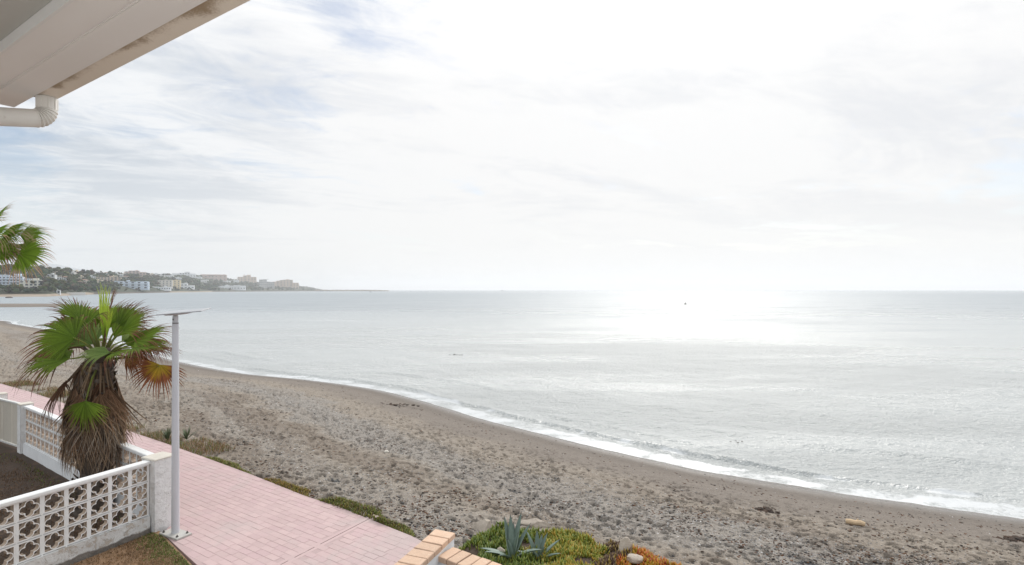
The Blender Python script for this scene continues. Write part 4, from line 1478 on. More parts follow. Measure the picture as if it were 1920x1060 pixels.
def palm(label, base, crown, leaves, dead, trunk_r, name='fan_palm'):
    """leaves: (hub offset, axis, normal, R, spread, palette, droop) relative to the crown"""
    base = Vector(base); crown = Vector(crown) - base
    t = thing(name, label, 'palm tree', base)
    g = random.Random(len(leaves) * 3 + 1)
    # trunk with old leaf boots
    tr = MB()
    pts = [Vector((0, 0, -.1)).lerp(crown, f) for f in (0, .04, .12, .25, .45, .65, .8, .92, 1.0)]
    tr.tube(pts, [trunk_r * k for k in (1.25, 1.15, 1.0, .9, .82, .78, .8, .72, .35)], 18, (0.115, 0.095, 0.08))
    for i in range(150):
        f = (i + .5) / 150
        a = i * 2.399963
        rr = trunk_r * (1.18 - .45 * min(1, f * 2.2))
        p = Vector((0, 0, -.05)).lerp(crown, f) + Vector((math.cos(a), math.sin(a), 0)) * rr * .93
        o_ = Vector((math.cos(a), math.sin(a), 0)); tn = Vector((-math.sin(a), math.cos(a), 0))
        up = (o_ * .5 + Vector((0, 0, 1.0))).normalized()
        w, l = trunk_r * .30, trunk_r * g.uniform(.4, .8)
        col = lerp((0.06, 0.045, 0.035), (0.22, 0.19, 0.165), g.random())
        q = [p - tn * w, p + tn * w, p + up * l + tn * w * .5 + o_ * .03, p + up * l - tn * w * .5 + o_ * .03,
             p - tn * w * .8 - o_ * .02 + up * l * .5, p + o_ * .035 + up * l * .5]
        tr.add(q, [(0, 1, 5), (1, 2, 5), (2, 3, 5), (3, 0, 5)], col)
    tr.build('trunk', M['bark'], t)
    for i, (off, ax, nm, R, sp, pal, dr) in enumerate(leaves):
        hub = crown + Vector(off)
        isdead = pal in (BROWN, DARKB, RUST, GREYB)
        if pal is FRESH:
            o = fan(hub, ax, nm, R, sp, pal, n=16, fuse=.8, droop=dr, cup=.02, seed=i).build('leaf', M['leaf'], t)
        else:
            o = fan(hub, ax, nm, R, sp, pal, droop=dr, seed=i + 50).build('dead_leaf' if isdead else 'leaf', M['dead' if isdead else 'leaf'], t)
        # stalk
        s0 = crown + Vector((0, 0, -.10)) + Vector(off) * .10
        mid = s0.lerp(hub, .55) + Vector((0, 0, .10 * (hub - s0).length))
        c0, c1 = ((0.16, 0.17, 0.05), (0.22, 0.25, 0.06)) if not isdead else ((0.15, 0.08, 0.045), (0.17, 0.10, 0.06))
        pts = [s0, s0.lerp(mid, .6), mid, mid.lerp(hub, .6), hub + Vector(ax).normalized() * .04]
        MB().tube(pts, [.026, .020, .017, .014, .009], 7, cols=[c0, c0, c1, c1, c1]).build('leaf_stalk', M['leaf' if not isdead else 'dead'], o, smooth=True)
    for i, (off, ax, nm, R, sp, pal, dr) in enumerate(dead):
        hub = crown + Vector(off)
        o = fan(hub, ax, nm, R, sp, pal, n=15, fuse=.30, droop=dr, cup=.16, seed=900 + i, fold=.5, curl=.0, trim=False).build('dead_leaf', M['dead'], t)
        s0 = crown + Vector((off[0] * .15, off[1] * .15, -.12))
        mid = s0.lerp(hub, .45) + Vector((off[0] * .05, off[1] * .05, .06))
        MB().tube([s0, s0.lerp(mid, .6) + Vector((0, 0, .03)), mid, mid.lerp(hub, .6), hub], [.024, .02, .018, .015, .010], 7,
                  cols=[(0.16, 0.10, 0.06)] * 2 + [(0.20, 0.14, 0.09)] * 3).build('leaf_stalk', M['dead'], o, smooth=True)
    return t


PY = 10.2
PK1 = PY / F
CX, CZ = 190.0, 662.0        # crown centre in the picture


def off(px, py, dy=0.0):
    k = (PY + dy) / F
    return ((px - 960) * k - (CX - 960) * PK1, dy, -(py - HZ) * k + (CZ - HZ) * PK1)


def ax2(p, q, dy=0.0):
    return ((q[0] - p[0]) * PK1, dy, -(q[1] - p[1]) * PK1)


L = []
L.append((off(193, 640), (0.0, 0.02, 1), (0, -1, .1), 1.12, 17, FRESH, 0.0))
L.append((off(199, 640, -.05), (0.13, -.03, 1), (0.3, -1, 0), 0.70, 14, FRESH, 0.02))
L.append((off(203, 600, .05), (.14, 0, 1), (0, -1, 0), 0.62, 5, RUST, 0.0))
L.append((off(228, 622, .15), (.85, .1, .75), (-.45, -.75, .5), .86, 120, GREEN, .25))
L.append((off(222, 612, .35), (.55, .35, .9), (-.2, -.9, .3), .80, 120, GREEN, .3))
L.append((off(252, 640, .0), (.95, -.1, .42), (-.35, -.5, .75), .92, 130, GREEN, .4))
L.append((off(250, 652, -.25), (1, -.25, .12), (0.05, -.15, 1), .85, 120, GREEN, .45))
L.append((off(262, 645, .5), (.9, .4, .1), (0, -.3, 1), .8, 130, GREEN, .6))
L.append((off(300, 684, -.1), (-.25, -.2, -.9), (0.35, -1, -.1), .62, 200, YELLOW, .25))
L.append((off(245, 655, .25), (.98, .25, .06), (0, -.1, 1), .95, 60, RUST, .15))
L.append((off(141, 634, -.15), (-.95, -.2, .22), (.25, -.85, .55), 1.05, 170, GREEN, .45))
L.append((off(130, 674, -.3), (-.95, -.3, .18), (.1, -.40, .95), .95, 150, GREEN, .65))
L.append((off(150, 600, .1), (-.55, .1, .8), (.75, -.5, .45), .72, 90, GREEN, .25))
L.append((off(160, 612, .3), (-.8, .3, .6), (.3, -.8, .6), .95, 140, GREEN, .45))
L.append((off(170, 606, -.12), (.30, -.35, .15), (-.5, -.5, .8), .70, 100, GREEN, .55))
L.append((off(206, 662, -.45), (-.9, -.5, .22), (-.1, -.5, .95), .62, 120, PALE, .55))
L.append((off(212, 662, -.40), (.9, -.5, .15), (.1, -.4, .95), .60, 110, GREEN, .55))
L.append((off(200, 610, .4), (0.1, .5, .9), (0, -.9, .5), .80, 130, GREEN, .3))
L.append((off(160, 650, .55), (-.7, .6, .3), (.1, -.5, 1), .85, 140, GREEN, .6))
L.append((off(228, 640, .6), (.6, .8, .2), (0, -.6, 1), .85, 140, GREEN, .6))
L.append((off(125, 652, .35), (-.95, .3, .05), (.1, -.3, 1), .85, 120, RUST, .7))
L.append((off(235, 668, -.05), (.8, .1, -.25), (.2, -.6, .8), .60, 120, RUST, .8))
L.append((off(182, 630, .45), (-.25, .3, .9), (.2, -.9, .4), .85, 120, GREEN, .35))
L.append((off(214, 634, .3), (.35, .2, .9), (-.2, -.9, .4), .80, 110, GREEN, .35))
L.append((off(176, 646, .1), (-.6, .1, .7), (.4, -.8, .5), .75, 120, PALE, .45))
L.append((off(150, 640, .5), (-.85, .5, .5), (.2, -.7, .7), .9, 130, GREEN, .5))
L.append((off(235, 646, .4), (.8, .4, .55), (-.2, -.7, .7), .9, 130, GREEN, .5))
L.append((off(160, 752, -.62), (.02, -.12, -1), (0, -1, .15), .56, 150, dict(GREEN, tip=(0.22, 0.2, 0.05), tf=.9), .02))
D = []
g = random.Random(21)
D.append((off(152, 745, -.46), (-.03, -.04, -1), (0, -1, .2), 1.10, 105, BROWN, .10))
D.append((off(150, 738, -.40), (-.16, -.02, -1), (-.4, -1, .2), 1.10, 95, BROWN, .15))
D.append((off(204, 728, -.28), (.07, 0, -1), (.4, -1, .1), 1.22, 80, BROWN, .1))
D.append((off(212, 735, -.1), (.08, 0, -1), (.8, -.6, .1), 1.1, 80, BROWN, .1))
D.append((off(188, 738, -.42), (.05, 0, -1), (.2, -1, .1), 1.15, 90, BROWN, .1))
D.append((off(128, 716, -.2), (-.62, -.1, -.5), (-.5, -.6, .7), .72, 150, DARKB, .7))
D.append((off(120, 722, .0), (-.7, .1, -.6), (-.6, -.3, .7), .72, 130, DARKB, .8))
D.append((off(140, 735, -.1), (-.3, .1, -1), (-.8, -.4, .2), 1.0, 100, DARKB, .2))
for tier, (z0, rr0, n_) in enumerate(((-.30, .20, 13), (-.55, .30, 16), (-.85, .36, 18), (-1.10, .36, 18), (-1.32, .34, 18))):
    for i in range(n_):
        a = 2 * math.pi * (i + .5 * tier) / n_ + g.uniform(-.15, .15)
        rr = rr0 * g.uniform(.8, 1.2)
        D.append(((math.cos(a) * rr + off(178, 700)[0], math.sin(a) * rr, z0 + g.uniform(-.12, .12)), (math.cos(a) * .20, math.sin(a) * .20, -1),
                  (math.cos(a), math.sin(a), .2), g.uniform(.75, 1.05), g.uniform(45, 90), g.choice([BROWN, BROWN, GREYB, DARKB]), .1))
cr = at_depth(CX, CZ, PY)
palm('short fan palm with a shaggy skirt of dead brown leaves inside the block wall', (at_depth(176, 940, PY).x, PY, 0.0), cr, L, D, 0.27)

# second palm, its crown reaching in from the left edge
PY2 = 14.0
K2 = PY2 / F
C2 = (-78, 462)
def off2(px, py, dy=0.0):
    return ((px - C2[0]) * K2, dy, -(py - C2[1]) * K2)
TAN = dict(GREEN, a=(0.12, 0.215, 0.020), b=(0.17, 0.27, 0.03), tip=(0.46, 0.30, 0.21), tf=.62)
TAN2 = dict(TAN, tf=.45)
L2 = [(off2(10, 452, -.2), (.9, -.2, .30), (-.3, -.6, .8), 1.0, 140, TAN, .5), (off2(-5, 440, .1), (.9, .1, .45), (-.3, -.7, .6), 1.0, 120, TAN, .45),
      (off2(-14, 455, -.5), (.85, -.4, .1), (0, -.6, .8), .95, 150, TAN, .7), (off2(36, 476, .0), (.95, 0, -.10), (.05, -1, .35), .92, 190, dict(TAN, tf=.60), .38),
      (off2(-20, 425, .0), (.5, .1, .9), (-.6, -.7, .4), 1.0, 130, TAN, .3), (off2(-30, 470, .4), (.8, .4, 0), (0, -.5, 1), .95, 140, TAN2, .8),
      (off2(-10, 462, .3), (.95, .2, .12), (0, -.4, 1), 1.0, 120, TAN2, .7),
      (off2(2, 448, -.35), (.9, -.4, .15), (-.2, -.8, .6), .95, 150, TAN, .5), (off2(-8, 468, -.1), (.9, 0, .05), (-.1, -.9, .5), .90, 150, TAN, .6), (off2(18, 440, .3), (.8, .3, .25), (-.2, -.8, .5), .85, 140, TAN, .45),
      (off2(-120, 430), (-.7, 0, .7), (.5, -.6, .6), 1.0, 140, TAN, .4), (off2(-150, 460), (-1, 0, .1), (0, -.5, 1), 1.0, 140, TAN, .6), (off2(-80, 420, .5), (0, .5, .9), (0, -.9, .5), 1, 130, TAN, .3),
      (off2(-80, 465, -.7), (0, -.9, .2), (0, -.2, 1), 1, 140, TAN, .6), (off2(-80, 465, .8), (0, .9, .2), (0, -.2, 1), 1, 140, TAN, .6)]
D2 = []
for i in range(12):
    a = 2 * math.pi * i / 12
    D2.append(((math.cos(a) * .3, math.sin(a) * .3, g.uniform(-.9, -.3)), (math.cos(a) * .2, math.sin(a) * .2, -1), (math.cos(a), math.sin(a), .2), .9, 90, BROWN, .1))
c2 = at_depth(C2[0], C2[1], PY2)
palm('taller fan palm whose green leaves with tan tips reach in from the left edge', (c2.x - .1, PY2, 0.0), c2, L2, D2, 0.19)

# ------------------------------------------------------------------ low plants
def fingers(pts, length, colf, rng, rad=0.010, lean=0.7):
    """clumps of fleshy three-sided leaves, as arrays"""
    V, C, Fc = [], [], []
    nb = 0
    for (x, y, z) in pts:
        L_ = length * rng.uniform(.6, 1.25)
        a = rng.uniform(0, 2 * math.pi); ln = abs(rng.normal(0, lean))
        d = np.array([math.cos(a) * ln, math.sin(a) * ln, 1.0]); d /= np.linalg.norm(d)
        e = np.cross(d, [0, 0, 1.0]); e = e / (np.linalg.norm(e) + 1e-6); h = np.cross(d, e)
        r = rad * rng.uniform(.7, 1.3)
        base = np.array([x, y, z]); c = np.array(colf(x, y, rng))
        for f, k in ((0, .75), (.55, 1.0)):
            m = base + d * L_ * f + np.array([0, 0, .15 * L_ * f * f])
            for q in range(3):
                an = q * 2.0944
                V.append(m + (e * math.cos(an) + h * math.sin(an)) * r * k)
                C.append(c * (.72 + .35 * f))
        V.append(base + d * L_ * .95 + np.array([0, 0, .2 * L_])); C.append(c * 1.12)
        for q in range(3):
            w = (q + 1) % 3
            Fc += [(nb + q, nb + w, nb + 3 + w), (nb + q, nb + 3 + w, nb + 3 + q), (nb + 3 + q, nb + 3 + w, nb + 6)]
        nb += 7
    return np.array(V), np.array(Fc), np.clip(np.array(C), 0, 1)


def ice_strip(pxa, label, n, hmax, cols, wid=0.22):
    rng = np.random.default_rng(int(pxa[0][0]))
    A = np.array([ground_pt(*q)[:2] for q in pxa])
    seg = np.hypot(*np.diff(A, axis=0).T); cum = np.concatenate([[0], np.cumsum(seg)])
    pts = []
    while len(pts) < n:
        s = rng.uniform(0, cum[-1])
        x = np.interp(s, cum, A[:, 0]); y = np.interp(s, cum, A[:, 1])
        end = min(1, min(s, cum[-1] - s) / (.18 * cum[-1]) + .15)
        w = wid * end * (0.5 + 1.0 * float(vnoise(np.array([s * 2.2]), np.array([3.0]))[0]))
        o_ = rng.uniform(-.03, 1.0) * w * 1.25
        hm = hmax * end * max(.08, 1 - (o_ / (w * 1.3)) ** 2) * (.4 + .9 * float(vnoise(np.array([s * 3.5 + 8]), np.array([o_ * 6]))[0]))
        pts.append((x + vv[0] * o_, y + vv[1] * o_, -0.10 + hm * rng.uniform(.2, 1)))
    V, Fc, C = fingers(pts, .055, lambda x, y, r: cols[r.integers(len(cols))] if r.random() > .25 else (0.15, 0.09, 0.05), rng, .007)
    me = np_mesh('ice_plant', V, Fc, M['fleshy'], C)
    tag(link_mesh('ice_plant', me), label, 'ground cover', kind='stuff')


GC = [(0.15, 0.19, 0.030), (0.21, 0.22, 0.03), (0.11, 0.15, 0.028), (0.28, 0.24, 0.04)]
GY = [(0.25, 0.22, 0.03), (0.33, 0.23, 0.03), (0.17, 0.18, 0.03), (0.30, 0.17, 0.03)]
ice_strip([(374, 853), (420, 869), (474, 890)], 'thin strip of green ice plant farthest along the paving edge', 1500, .07, GC, .16)
ice_strip([(486, 895), (530, 913), (576, 930)], 'yellowish ice plant tuft in the middle of the paving edge', 1500, .09, GY, .2)
ice_strip([(588, 934), (640, 953), (700, 975), (772, 1003)], 'longest green ice plant strip nearest along the paving edge', 3600, .15, GC, .30)


# planting bed behind the terrace wall
BED = np.array([(-1.35, 7.9), (-.86, 8.75), (-.55, 9.15), (-.2, 9.42), (.4, 9.3), (1.1, 9.25), (1.55, 8.95), (2.05, 8.9), (2.45, 8.45), (2.75, 7.95), (3.3, 7.2), (2.4, 6.0), (0.6, 5.7), (-.6, 6.6)])


def bed_h(x, y):
    x = np.asarray(x, dtype=float); y = np.asarray(y, dtype=float)
    dd = np.full(x.shape, 1e9)
    for i in range(len(BED)):
        a, b = BED[i], BED[(i + 1) % len(BED)]
        e = b - a
        t = np.clip(((x - a[0]) * e[0] + (y - a[1]) * e[1]) / (e @ e), 0, 1)
        dd = np.minimum(dd, np.hypot(x - a[0] - t * e[0], y - a[1] - t * e[1]))
    ins = inside(BED, x, y)
    b = np.array([beach_z(q, w) for q, w in zip(x.ravel(), y.ravel())]).reshape(x.shape) if x.size < 50 else beach_profile(shore_dist(x.ravel(), y.ravel())[0]).reshape(x.shape)
    return b - .03 + np.where(ins, .40 * sstep(dd, 0, .40) + .16 * (fbm(x * 2.2, y * 2.2, 3) - .35) * sstep(dd, 0, .3), -.15)


def build_bed():
    xs, ys = np.linspace(-1.6, 3.5, 120), np.linspace(5.6, 9.6, 100)
    X, Y = np.meshgrid(xs, ys)
    z = bed_h(X, Y)
    f = grid_faces(100, 120)
    keep = inside(BED, X.ravel(), Y.ravel())
    f = f[keep[f].any(axis=1)]
    v, f = compact(np.stack([X, Y, z], axis=2).reshape(-1, 3), f)
    tag(link_mesh('planting_bed', np_mesh('planting_bed', v, f, M['soil'], smooth=True)), 'dark earth mound behind the brick capped wall', 'planting bed', kind='structure')
    rng = np.random.default_rng(8)

    def colf(x, y, r):
        px = 960 + x / y * F
        n = float(vnoise(np.array([x * 3.1]), np.array([y * 3.1]))[0])
        q = px + (n - .5) * 90
        if q < 1000: c = [(0.14, 0.19, 0.03), (0.19, 0.21, 0.03), (0.10, 0.15, 0.028)]
        elif q < 1112: c = [(0.28, 0.25, 0.03), (0.20, 0.22, 0.028), (0.36, 0.24, 0.03), (0.17, 0.21, 0.03)]
        elif q < 1180: c = [(0.10, 0.06, 0.035), (0.14, 0.09, 0.05), (0.08, 0.045, 0.03), (0.26, 0.18, 0.04)]
        else: c = [(0.48, 0.20, 0.020), (0.46, 0.13, 0.025), (0.40, 0.25, 0.02), (0.36, 0.24, 0.02), (0.32, 0.06, 0.025)]
        return tuple(q * 1.25 for q in c[r.integers(len(c))])

    def batch(n, cond, length):
        pts = []
        while len(pts) < n:
            x = rng.uniform(-1.4, 3.3, 4000); y = rng.uniform(6.9, 9.5, 4000)
            ok = inside(BED, x, y) & cond(x, y)
            x, y = x[ok], y[ok]
            cl = vnoise(x * 5 + 3, y * 5)
            k = rng.random(len(x)) < sstep(cl, .12, .45)
            x, y, cl = x[k], y[k], cl[k]
            z = bed_h(x, y) if len(x) >= 50 else np.array([float(bed_h(np.array([a]), np.array([b]))[0]) for a, b in zip(x, y)])
            z = z + .10 * sstep(cl, .3, .9) * rng.random(len(x))
            pts += list(zip(x, y, z))
        return fingers(pts[:n], length, colf, rng, .0125)

    for lab, cond, n, ln in (
        ('green ice plant mat around the agaves and big stone', lambda x, y: 960 + x / y * F < 1015, 3800, .085),
        ('yellow green ice plant mat right of the agaves', lambda x, y: (960 + x / y * F >= 1015) & (960 + x / y * F < 1112), 3600, .085),
        ('withered brown ice plant between the green and orange mats', lambda x, y: (960 + x / y * F >= 1112) & (960 + x / y * F < 1180), 2200, .075),
        ('orange and red ice plant mat at the right end of the bed', lambda x, y: 960 + x / y * F >= 1180, 3400, .085)):
        V, Fc, C = batch(n, cond, ln)
        tag(link_mesh('ice_plant', np_mesh('ice_plant', V, Fc, M['fleshy'], C)), lab, 'ground cover', kind='stuff')


build_bed()


def bz(px, py):
    z = 0.1
    for _ in range(25):
        p = ground_pt(px, py, z)
        z = .5 * z + .5 * float(bed_h(np.array([p.x]), np.array([p.y]))[0])
    return ground_pt(px, py, z)


def agave(label, p, leaves, name='agave'):
    """leaves: (azimuth, tilt from vertical, length, width, bend)"""
    t = thing(name, label, 'agave', p)
    for az, tilt, L_, w, bend in leaves:
        b = MB(); vs_, cc = [], []
        o_ = Vector((math.cos(az), math.sin(az), 0)); tn = Vector((-math.sin(az), math.cos(az), 0))
        n = 9
        pos_ = o_ * .02; a = tilt
        for i in range(n + 1):
            f = i / n
            d = o_ * math.sin(a) + Vector((0, 0, 1)) * math.cos(a)
            nrm = Vector((0, 0, 1)) * math.sin(a) - o_ * math.cos(a)
            ww = w * 1.35 * (.62 + 1.5 * f - 2.1 * f * f) * (1 if f < .98 else .1)
            ww = max(ww, .002)
            vs_ += [pos_ - tn * ww + nrm * ww * .35, pos_ - nrm * ww * .05, pos_ + tn * ww + nrm * ww * .35, pos_ - nrm * ww * .42]
            c = lerp((0.20, 0.26, 0.215), (0.135, 0.19, 0.165), f) if f < .93 else (0.06, 0.04, 0.03)
            cc += [tuple(q * 1.25 for q in c), c, tuple(q * 1.25 for q in c), tuple(q * .9 for q in c)]
            pos_ = pos_ + d * (L_ / n); a += bend / n
        fs = []
        for i in range(n):
            for j in range(4):
                fs.append((i * 4 + j, i * 4 + (j + 1) % 4, i * 4 + 4 + (j + 1) % 4, i * 4 + 4 + j))
        fs.append((4 * n, 4 * n + 1, 4 * n + 2, 4 * n + 3))
        b.addc(vs_, fs, cc).build('leaf', M['agave'], t, smooth=True)
    return t


R_ = math.radians
p = bz(960, 1046)
agave('larger blue green agave with tall upright leaves behind the brick wall', p + Vector((0, 0, -.02)),
      [(R_(100), .16, .62, .042, .1), (R_(60), .36, .66, .040, .15), (R_(125), .30, .60, .042, .05), (R_(30), .50, .56, .040, .2), (R_(-60), .25, .5, .042, .2), (R_(-110), .35, .46, .04, .3),
       (R_(170), 1.10, .50, .036, .5), (R_(200), .9, .46, .036, .6), (R_(-20), .85, .5, .04, .6), (R_(240), .8, .4, .04, .5), (R_(85), .45, .5, .04, .1), (R_(5), 1.15, .42, .035, .5)])
p = bz(1008, 1048)
agave('smaller agave right beside the tall one', p + Vector((0, 0, -.02)),
      [(R_(95), .12, .42, .036, .1), (R_(40), .4, .40, .034, .2), (R_(140), .42, .44, .036, .15), (R_(10), .75, .44, .034, .25), (R_(-60), .45, .36, .034, .3), (R_(-20), .95, .38, .03, .4),
       (R_(190), .85, .36, .032, .5), (R_(70), .55, .36, .034, .2), (R_(-110), .6, .34, .034, .3)])
for px, py, lab in ((314, 826, 'spiky dark yucca left of the lamp post at the beach edge'), (350, 824, 'spiky dark yucca right of the lamp post at the beach edge')):
    q = ground_pt(px, py, -.08)
    gg = random.Random(px)
    t = thing('yucca', lab, 'yucca', q)
    for i in range(26):
        az = i * 2.4; ti = gg.uniform(.1, 1.25)
        d = Vector((math.cos(az) * math.sin(ti), math.sin(az) * math.sin(ti), math.cos(ti)))
        s = d.cross(Vector((0, 0, 1))).normalized() * .018
        L_ = gg.uniform(.32, .48)
        c = lerp((0.07, 0.10, 0.055), (0.12, 0.15, 0.08), gg.random())
        if ti > 1.05: c = (0.16, 0.11, 0.07)
        MB().add([-s * .6, s * .6, d * L_ * .5 + s, d * L_ * .5 - s, d * L_ + Vector((0, 0, -.05 * ti))], [(0, 1, 2, 3), (3, 2, 4)], c).build('leaf', M['agave'], t)

# stones among the ice plants
for i, (px, py, sx, sy, sz, up, rz, lab) in enumerate([
        (906, 1008, .25, .19, .22, .14, .5, 'big pale boulder with a dark flank left of the agaves'),
        (1003, 1000, .36, .12, .10, .20, -.05, 'long flat pale stone behind the agaves'),
        (941, 1040, .085, .07, .06, .05, .8, 'small brownish stone left of the tall agave'),
        (1174, 1042, .12, .10, .17, .12, .2, 'upright rounded pale stone among the orange ice plant'),
        (1190, 1060, .14, .10, .06, .10, .3, 'flat grey stone below the upright stone')]):
    q = bz(px, py)
    o = link_mesh('boulder', rock_mesh(sx, sy, sz, 70 + i, M['rock'], 3, .6), None, q + Vector((0, 0, up)), (0.15, 0.1, rz))
    tag(o, lab, 'stone')


# ------------------------------------------------------------------ grass
def blades(name, poly, n, hgt, colf, label, z0=0.0, seed=1, clump=None):
    rng = np.random.default_rng(seed)
    poly = np.array(poly)
    P = []
    while len(P) < n:
        x = rng.uniform(poly[:, 0].min(), poly[:, 0].max(), 6000); y = rng.uniform(poly[:, 1].min(), poly[:, 1].max(), 6000)
        k = inside(poly, x, y)
        if clump is not None: k &= rng.random(6000) < clump(x, y)
        P += list(zip(x[k], y[k]))
    P = np.array(P[:n])
    a = rng.uniform(0, 6.283, n); h = hgt * rng.uniform(.5, 1.4, n); le = rng.uniform(.2, 1.3, n)
    w = .0035 + .003 * rng.random(n)
    b = np.stack([P[:, 0], P[:, 1], np.full(n, z0 - .003)], axis=1)
    s = np.stack([-np.sin(a), np.cos(a), 0 * a], axis=1) * w[:, None]
    m = b + np.stack([np.cos(a) * h * le * .35, np.sin(a) * h * le * .35, h * .65], axis=1)
    t = b + np.stack([np.cos(a) * h * le, np.sin(a) * h * le, h * (1.05 - .35 * le)], axis=1)
    V = np.stack([b - s, b + s, m + s * .8, m - s * .8, t], axis=1).reshape(-1, 3)
    i = np.arange(n)[:, None] * 5
    Fc = np.concatenate([i + np.array([[0, 1, 2]]), i + np.array([[0, 2, 3]]), i + np.array([[3, 2, 4]])], axis=0)
    C = np.repeat(colf(P[:, 0], P[:, 1], rng), 5, axis=0)
    tag(link_mesh(name, np_mesh(name, V, Fc, M['blades'], C)), label, 'grass', kind='stuff')


def gcol(green, dry=(0.30, 0.19, 0.10)):
    def f(x, y, r):
        n = fbm(x * 2.3 + 4, y * 2.3, 3)
        gfac = np.clip(green(x, y) + (n - .5) * .8, 0, 1)[:, None]
        g_ = np.array([0.13, 0.17, 0.035]) * r.uniform(.6, 1.3, (len(x), 1))
        d_ = np.array(dry) * r.uniform(.5, 1.25, (len(x), 1))
        return np.where(r.random((len(x), 1)) < gfac, g_, d_)
    return f


lawn_vis = [tuple(P0 + np.array([.06, -.25])), (-6.0, 9.12), (-4.86, 8.10), (-4.1, 7.4), (-5.6, 7.0), tuple(P0 + FW * 2.3 + np.array([.14, 0]))]
edge_dir = np.array([-4.86 + 6.0, 8.10 - 9.12]); edge_n = np.array([edge_dir[1], -edge_dir[0]]) / np.hypot(*edge_dir)
def to_edge(x, y):
    return np.abs((x + 6.0) * edge_n[0] + (y - 9.12) * edge_n[1])
blades('grass', lawn_vis, 9000, .030, gcol(lambda x, y: 1.05 - to_edge(x, y) * 2.6), 'short patchy grass, green beside the paving and dry by the wall', 0, 4,
       lambda x, y: np.clip(1.3 - to_edge(x, y) * 1.4, .25, 1))
gv = [tuple(P0 + WU * .3 - np.array([.1, .2])), tuple(P0 + WU * 8.0 + np.array([-.1, -.25])), (-15, 11.5), (-9.5, 8.0), tuple(P0 + FW * 1.5 - np.array([.3, 0]))]
def wall_d(x, y):
    return np.abs((x - P0[0]) * -WU[1] + (y - P0[1]) * WU[0])
blades('grass', gv, 11000, .045, gcol(lambda x, y: .75 - wall_d(x, y) * 1.3, (0.15, 0.09, 0.05)), 'sparse brown grass inside the garden, greener along the wall foot', 0, 6,
       lambda x, y: np.clip(.35 + (fbm(x * 1.5, y * 1.5, 3) - .4) * 2 + np.exp(-wall_d(x, y) * 4), .05, 1))
# dry weeds on the far promenade edge
edge2 = [ground_pt(*q)[:2] for q in ((372, 852), (310, 829), (250, 808), (150, 763), (60, 733), (0, 716))]
strip = [tuple(q) for q in edge2] + [(q[0] + .55, q[1] + .75) for q in edge2[::-1]]
blades('dry_weeds', strip, 6500, .13, gcol(lambda x, y: .30), 'low dry weeds along the far sea side of the promenade', -.10, 9, lambda x, y: sstep(fbm(x * 1.1, y * 1.1, 3), .36, .62))


# ------------------------------------------------------------------ beach litter
def scatter_lumps(name, n, sizef, colf, accept, label, mat, seed, ymax=70, flat=.5, zoff=.0, hollow=0, stray=.2):
    rng = np.random.default_rng(seed)
    ico_t = (1 + 5 ** .5) / 2
    base = np.array([(0, 0, 1), (1, 0, 0), (.31, .95, 0), (-.81, .59, 0), (-.81, -.59, 0), (.31, -.95, 0), (0, 0, -1)], dtype=float)
    fc = np.array([(0, i, i % 5 + 1) for i in range(1, 6)] + [(6, i % 5 + 1, i) for i in range(1, 6)])
    X, Y, Dd = [], [], []
    tot = 0
    while tot < n:
        py = rng.uniform(640, 1075, 60000); px = rng.uniform(-20, 1940, 60000)
        y = 4900 / (py - HZ); x = (px - 960) / F * y
        y = np.clip(y, 0, ymax + 5)
        d, s = shore_dist(x, y)
        k = (d > .5) & (~cov_soft(x, y)) & (y < ymax) & (~inside(BED, x, y))
        k &= rng.random(len(x)) < accept(x, y, d)
        if hollow:  # denser in the hollows, which darkens them by colour
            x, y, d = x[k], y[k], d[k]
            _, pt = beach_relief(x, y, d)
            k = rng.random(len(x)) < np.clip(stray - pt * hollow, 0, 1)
        X.append(x[k]); Y.append(y[k]); Dd.append(d[k]); tot += k.sum()
    X, Y, Dd = np.concatenate(X)[:n], np.concatenate(Y)[:n], np.concatenate(Dd)[:n]
    z, pit = beach_relief(X, Y, Dd)
    z = z + zoff
    sz = sizef(rng, X, Y)
    ang = rng.uniform(0, 6.283, n)
    asp = rng.uniform(.5, 1.0, n)
    jit = rng.uniform(.7, 1.25, (n, 7, 1))
    b = base[None] * jit
    bx = b[:, :, 0] * sz[:, None]; by = b[:, :, 1] * (sz * asp)[:, None]; bzz = b[:, :, 2] * (sz * flat)[:, None]
    wx = bx * np.cos(ang)[:, None] - by * np.sin(ang)[:, None] + X[:, None]
    wy = bx * np.sin(ang)[:, None] + by * np.cos(ang)[:, None] + Y[:, None]
    V = np.stack([wx, wy, bzz + z[:, None]], axis=2).reshape(-1, 3)
    Fc = (np.arange(n)[:, None, None] * 7 + fc[None]).reshape(-1, 3)
    C = np.repeat(colf(rng, n), 7, axis=0)
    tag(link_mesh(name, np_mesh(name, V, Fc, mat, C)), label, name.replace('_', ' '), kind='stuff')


def band(d, x, y):
    dw = d + 4 * (fbm(x * .35, y * .35, 3) - .5)
    return np.maximum(sstep(dw, 4.8, 6.2) * (1 - sstep(dw, 7.4, 8.8)), .9 * sstep(dw, 9.2, 10.2) * (1 - sstep(dw, 10.8, 11.8)))


def pebcol(r, n):
    v = r.uniform(.10, .50, (n, 1)) ** 1.1
    return np.clip(v * np.array([1.0, .97, .94]) + (r.random((n, 1)) < .06) * .35, 0, .8)


scatter_lumps('pebbles', 15000, lambda r, x, y: r.uniform(.010, .026, len(x)) * (.8 + y / 40), pebcol,
              lambda x, y, d: .05 + .10 * sstep(d, 3, 6) + .45 * band(d, x, y), 'grey shingle lying in bands along the beach', M['pebbles'], 3)


def weedcol(r, n):
    c = np.array([(0.10, 0.05, 0.03), (0.055, 0.035, 0.025), (0.15, 0.075, 0.04), (0.04, 0.033, 0.03)])
    return c[r.integers(0, 4, n)] * r.uniform(.7, 1.3, (n, 1))


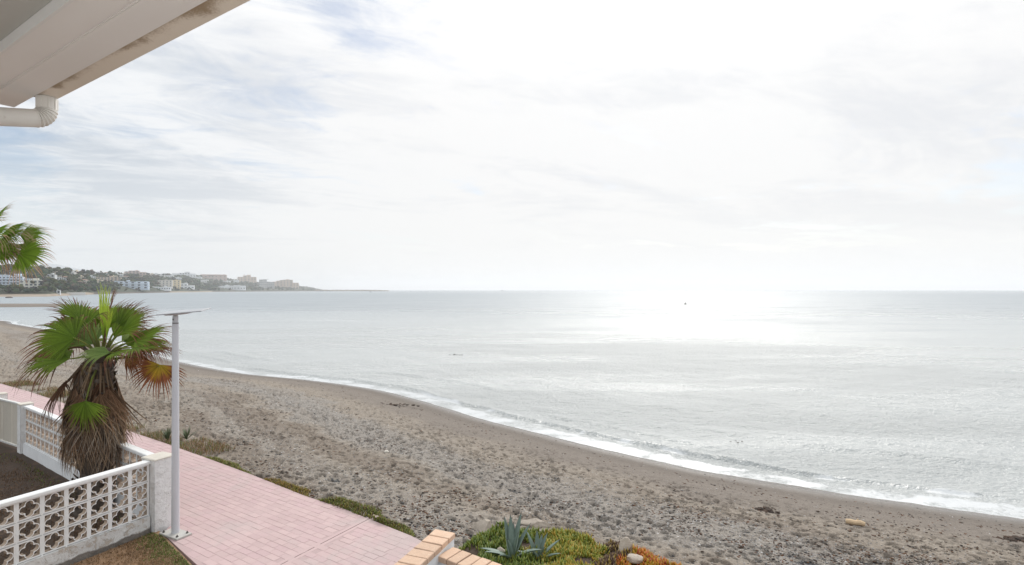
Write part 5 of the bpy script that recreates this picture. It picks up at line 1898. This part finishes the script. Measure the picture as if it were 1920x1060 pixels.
scatter_lumps('weed_litter', 15000, lambda r, x, y: (.007 + .035 * r.random(len(x)) ** 2) * (.75 + y / 40), weedcol,
              lambda x, y, d: .05 + sstep(fbm(x * .9 + 3, y * .9, 4), .46, .68) * (.25 + .75 * sstep(d, 3.5, 7)) + .7 * np.exp(-((d - 2.2 - 2.2 * (fbm(x * .12, y * .12, 3) - .5)) / .13) ** 2) + .5 * np.exp(-((d - 3.6 - 2.6 * (fbm(x * .1 + 9, y * .1, 3) - .5)) / .16) ** 2), 'brown dried weed scattered over the sand', M['litter'], 4, flat=.22, zoff=.004, hollow=5)


def chip_shade(r, n):  # dark tone of the chips added to stand for shade inside the sand hollows
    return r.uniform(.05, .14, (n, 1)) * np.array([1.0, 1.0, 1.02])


scatter_lumps('shade_chips', 44000, lambda r, x, y: (.013 + .024 * r.random(len(x))) * (.75 + y / 40), chip_shade,
              lambda x, y, d: .06 + .9 * sstep(d, 4.0, 6.5), 'dark chips added as painted shade in the hollows of the trodden sand', M['pebbles'], 6, flat=.35, zoff=.002, hollow=14, stray=-.42)

# a few single pieces
q = on_beach(1604, 985)
b = MB()
b.tube([(-.19, .03, .05), (-.10, .01, .055), (0, 0, .05), (.1, .005, .055), (.19, -.02, .045)], [.050, .062, .055, .062, .048], 9, (1, 1, 1)).tube([(0.02, .02, .08), (.06, .03, .13)], [.02, .012], 6)
o = tag(b.build('driftwood', M['wood'], loc=q + Vector((0, 0, .01)), rot=(0, 0, -.35)), 'pale block of driftwood lying alone on the lower beach', 'driftwood')
q = on_beach(725, 849)
tag(link_mesh('white_stone', rock_mesh(.075, .06, .055, 91, M['coping']), None, q + Vector((0, 0, .03))), 'small white stone alone in the middle of the beach', 'stone')
for px, py, s, lab in ((735, 760, .55, 'dark heap of washed up weed below the bend of the shoreline'), (1437, 957, .16, 'small dark weed clump left of the driftwood'), (1905, 1012, .22, 'dark weed clump near the right end of the beach')):
    q = on_beach(px, py)
    b = MB(); gg = random.Random(px)
    for _ in range(40):
        lump(b, (gg.gauss(0, s), gg.gauss(0, s * .35), gg.uniform(0, .03)), gg.uniform(.03, .10) * (.7 + s), lerp((0.035, 0.028, 0.024), (0.08, 0.05, 0.035), gg.random()), gg, .35)
    tag(b.build('weed_heap', M['litter'], loc=q), lab, 'seaweed')

# ------------------------------------------------------------------ haze
def build_haze():
    m = bpy.data.materials.new('haze_air')
    m.use_nodes = True
    nt = m.node_tree
    nt.nodes.clear()
    v = nt.nodes.new('ShaderNodeVolumePrincipled')
    v.inputs['Color'].default_value = (0.97, 0.98, 1.0, 1)
    v.inputs['Density'].default_value = 0.00016
    v.inputs['Anisotropy'].default_value = 0.35
    out = nt.nodes.new('ShaderNodeOutputMaterial')
    nt.links.new(v.outputs[0], out.inputs['Volume'])
    b = MB().box(-92000, 92000, -330, 16000, -5.0, 215)
    tag(b.build('haze', m), 'pale sea haze over the bay', 'haze', kind='stuff')


build_haze()
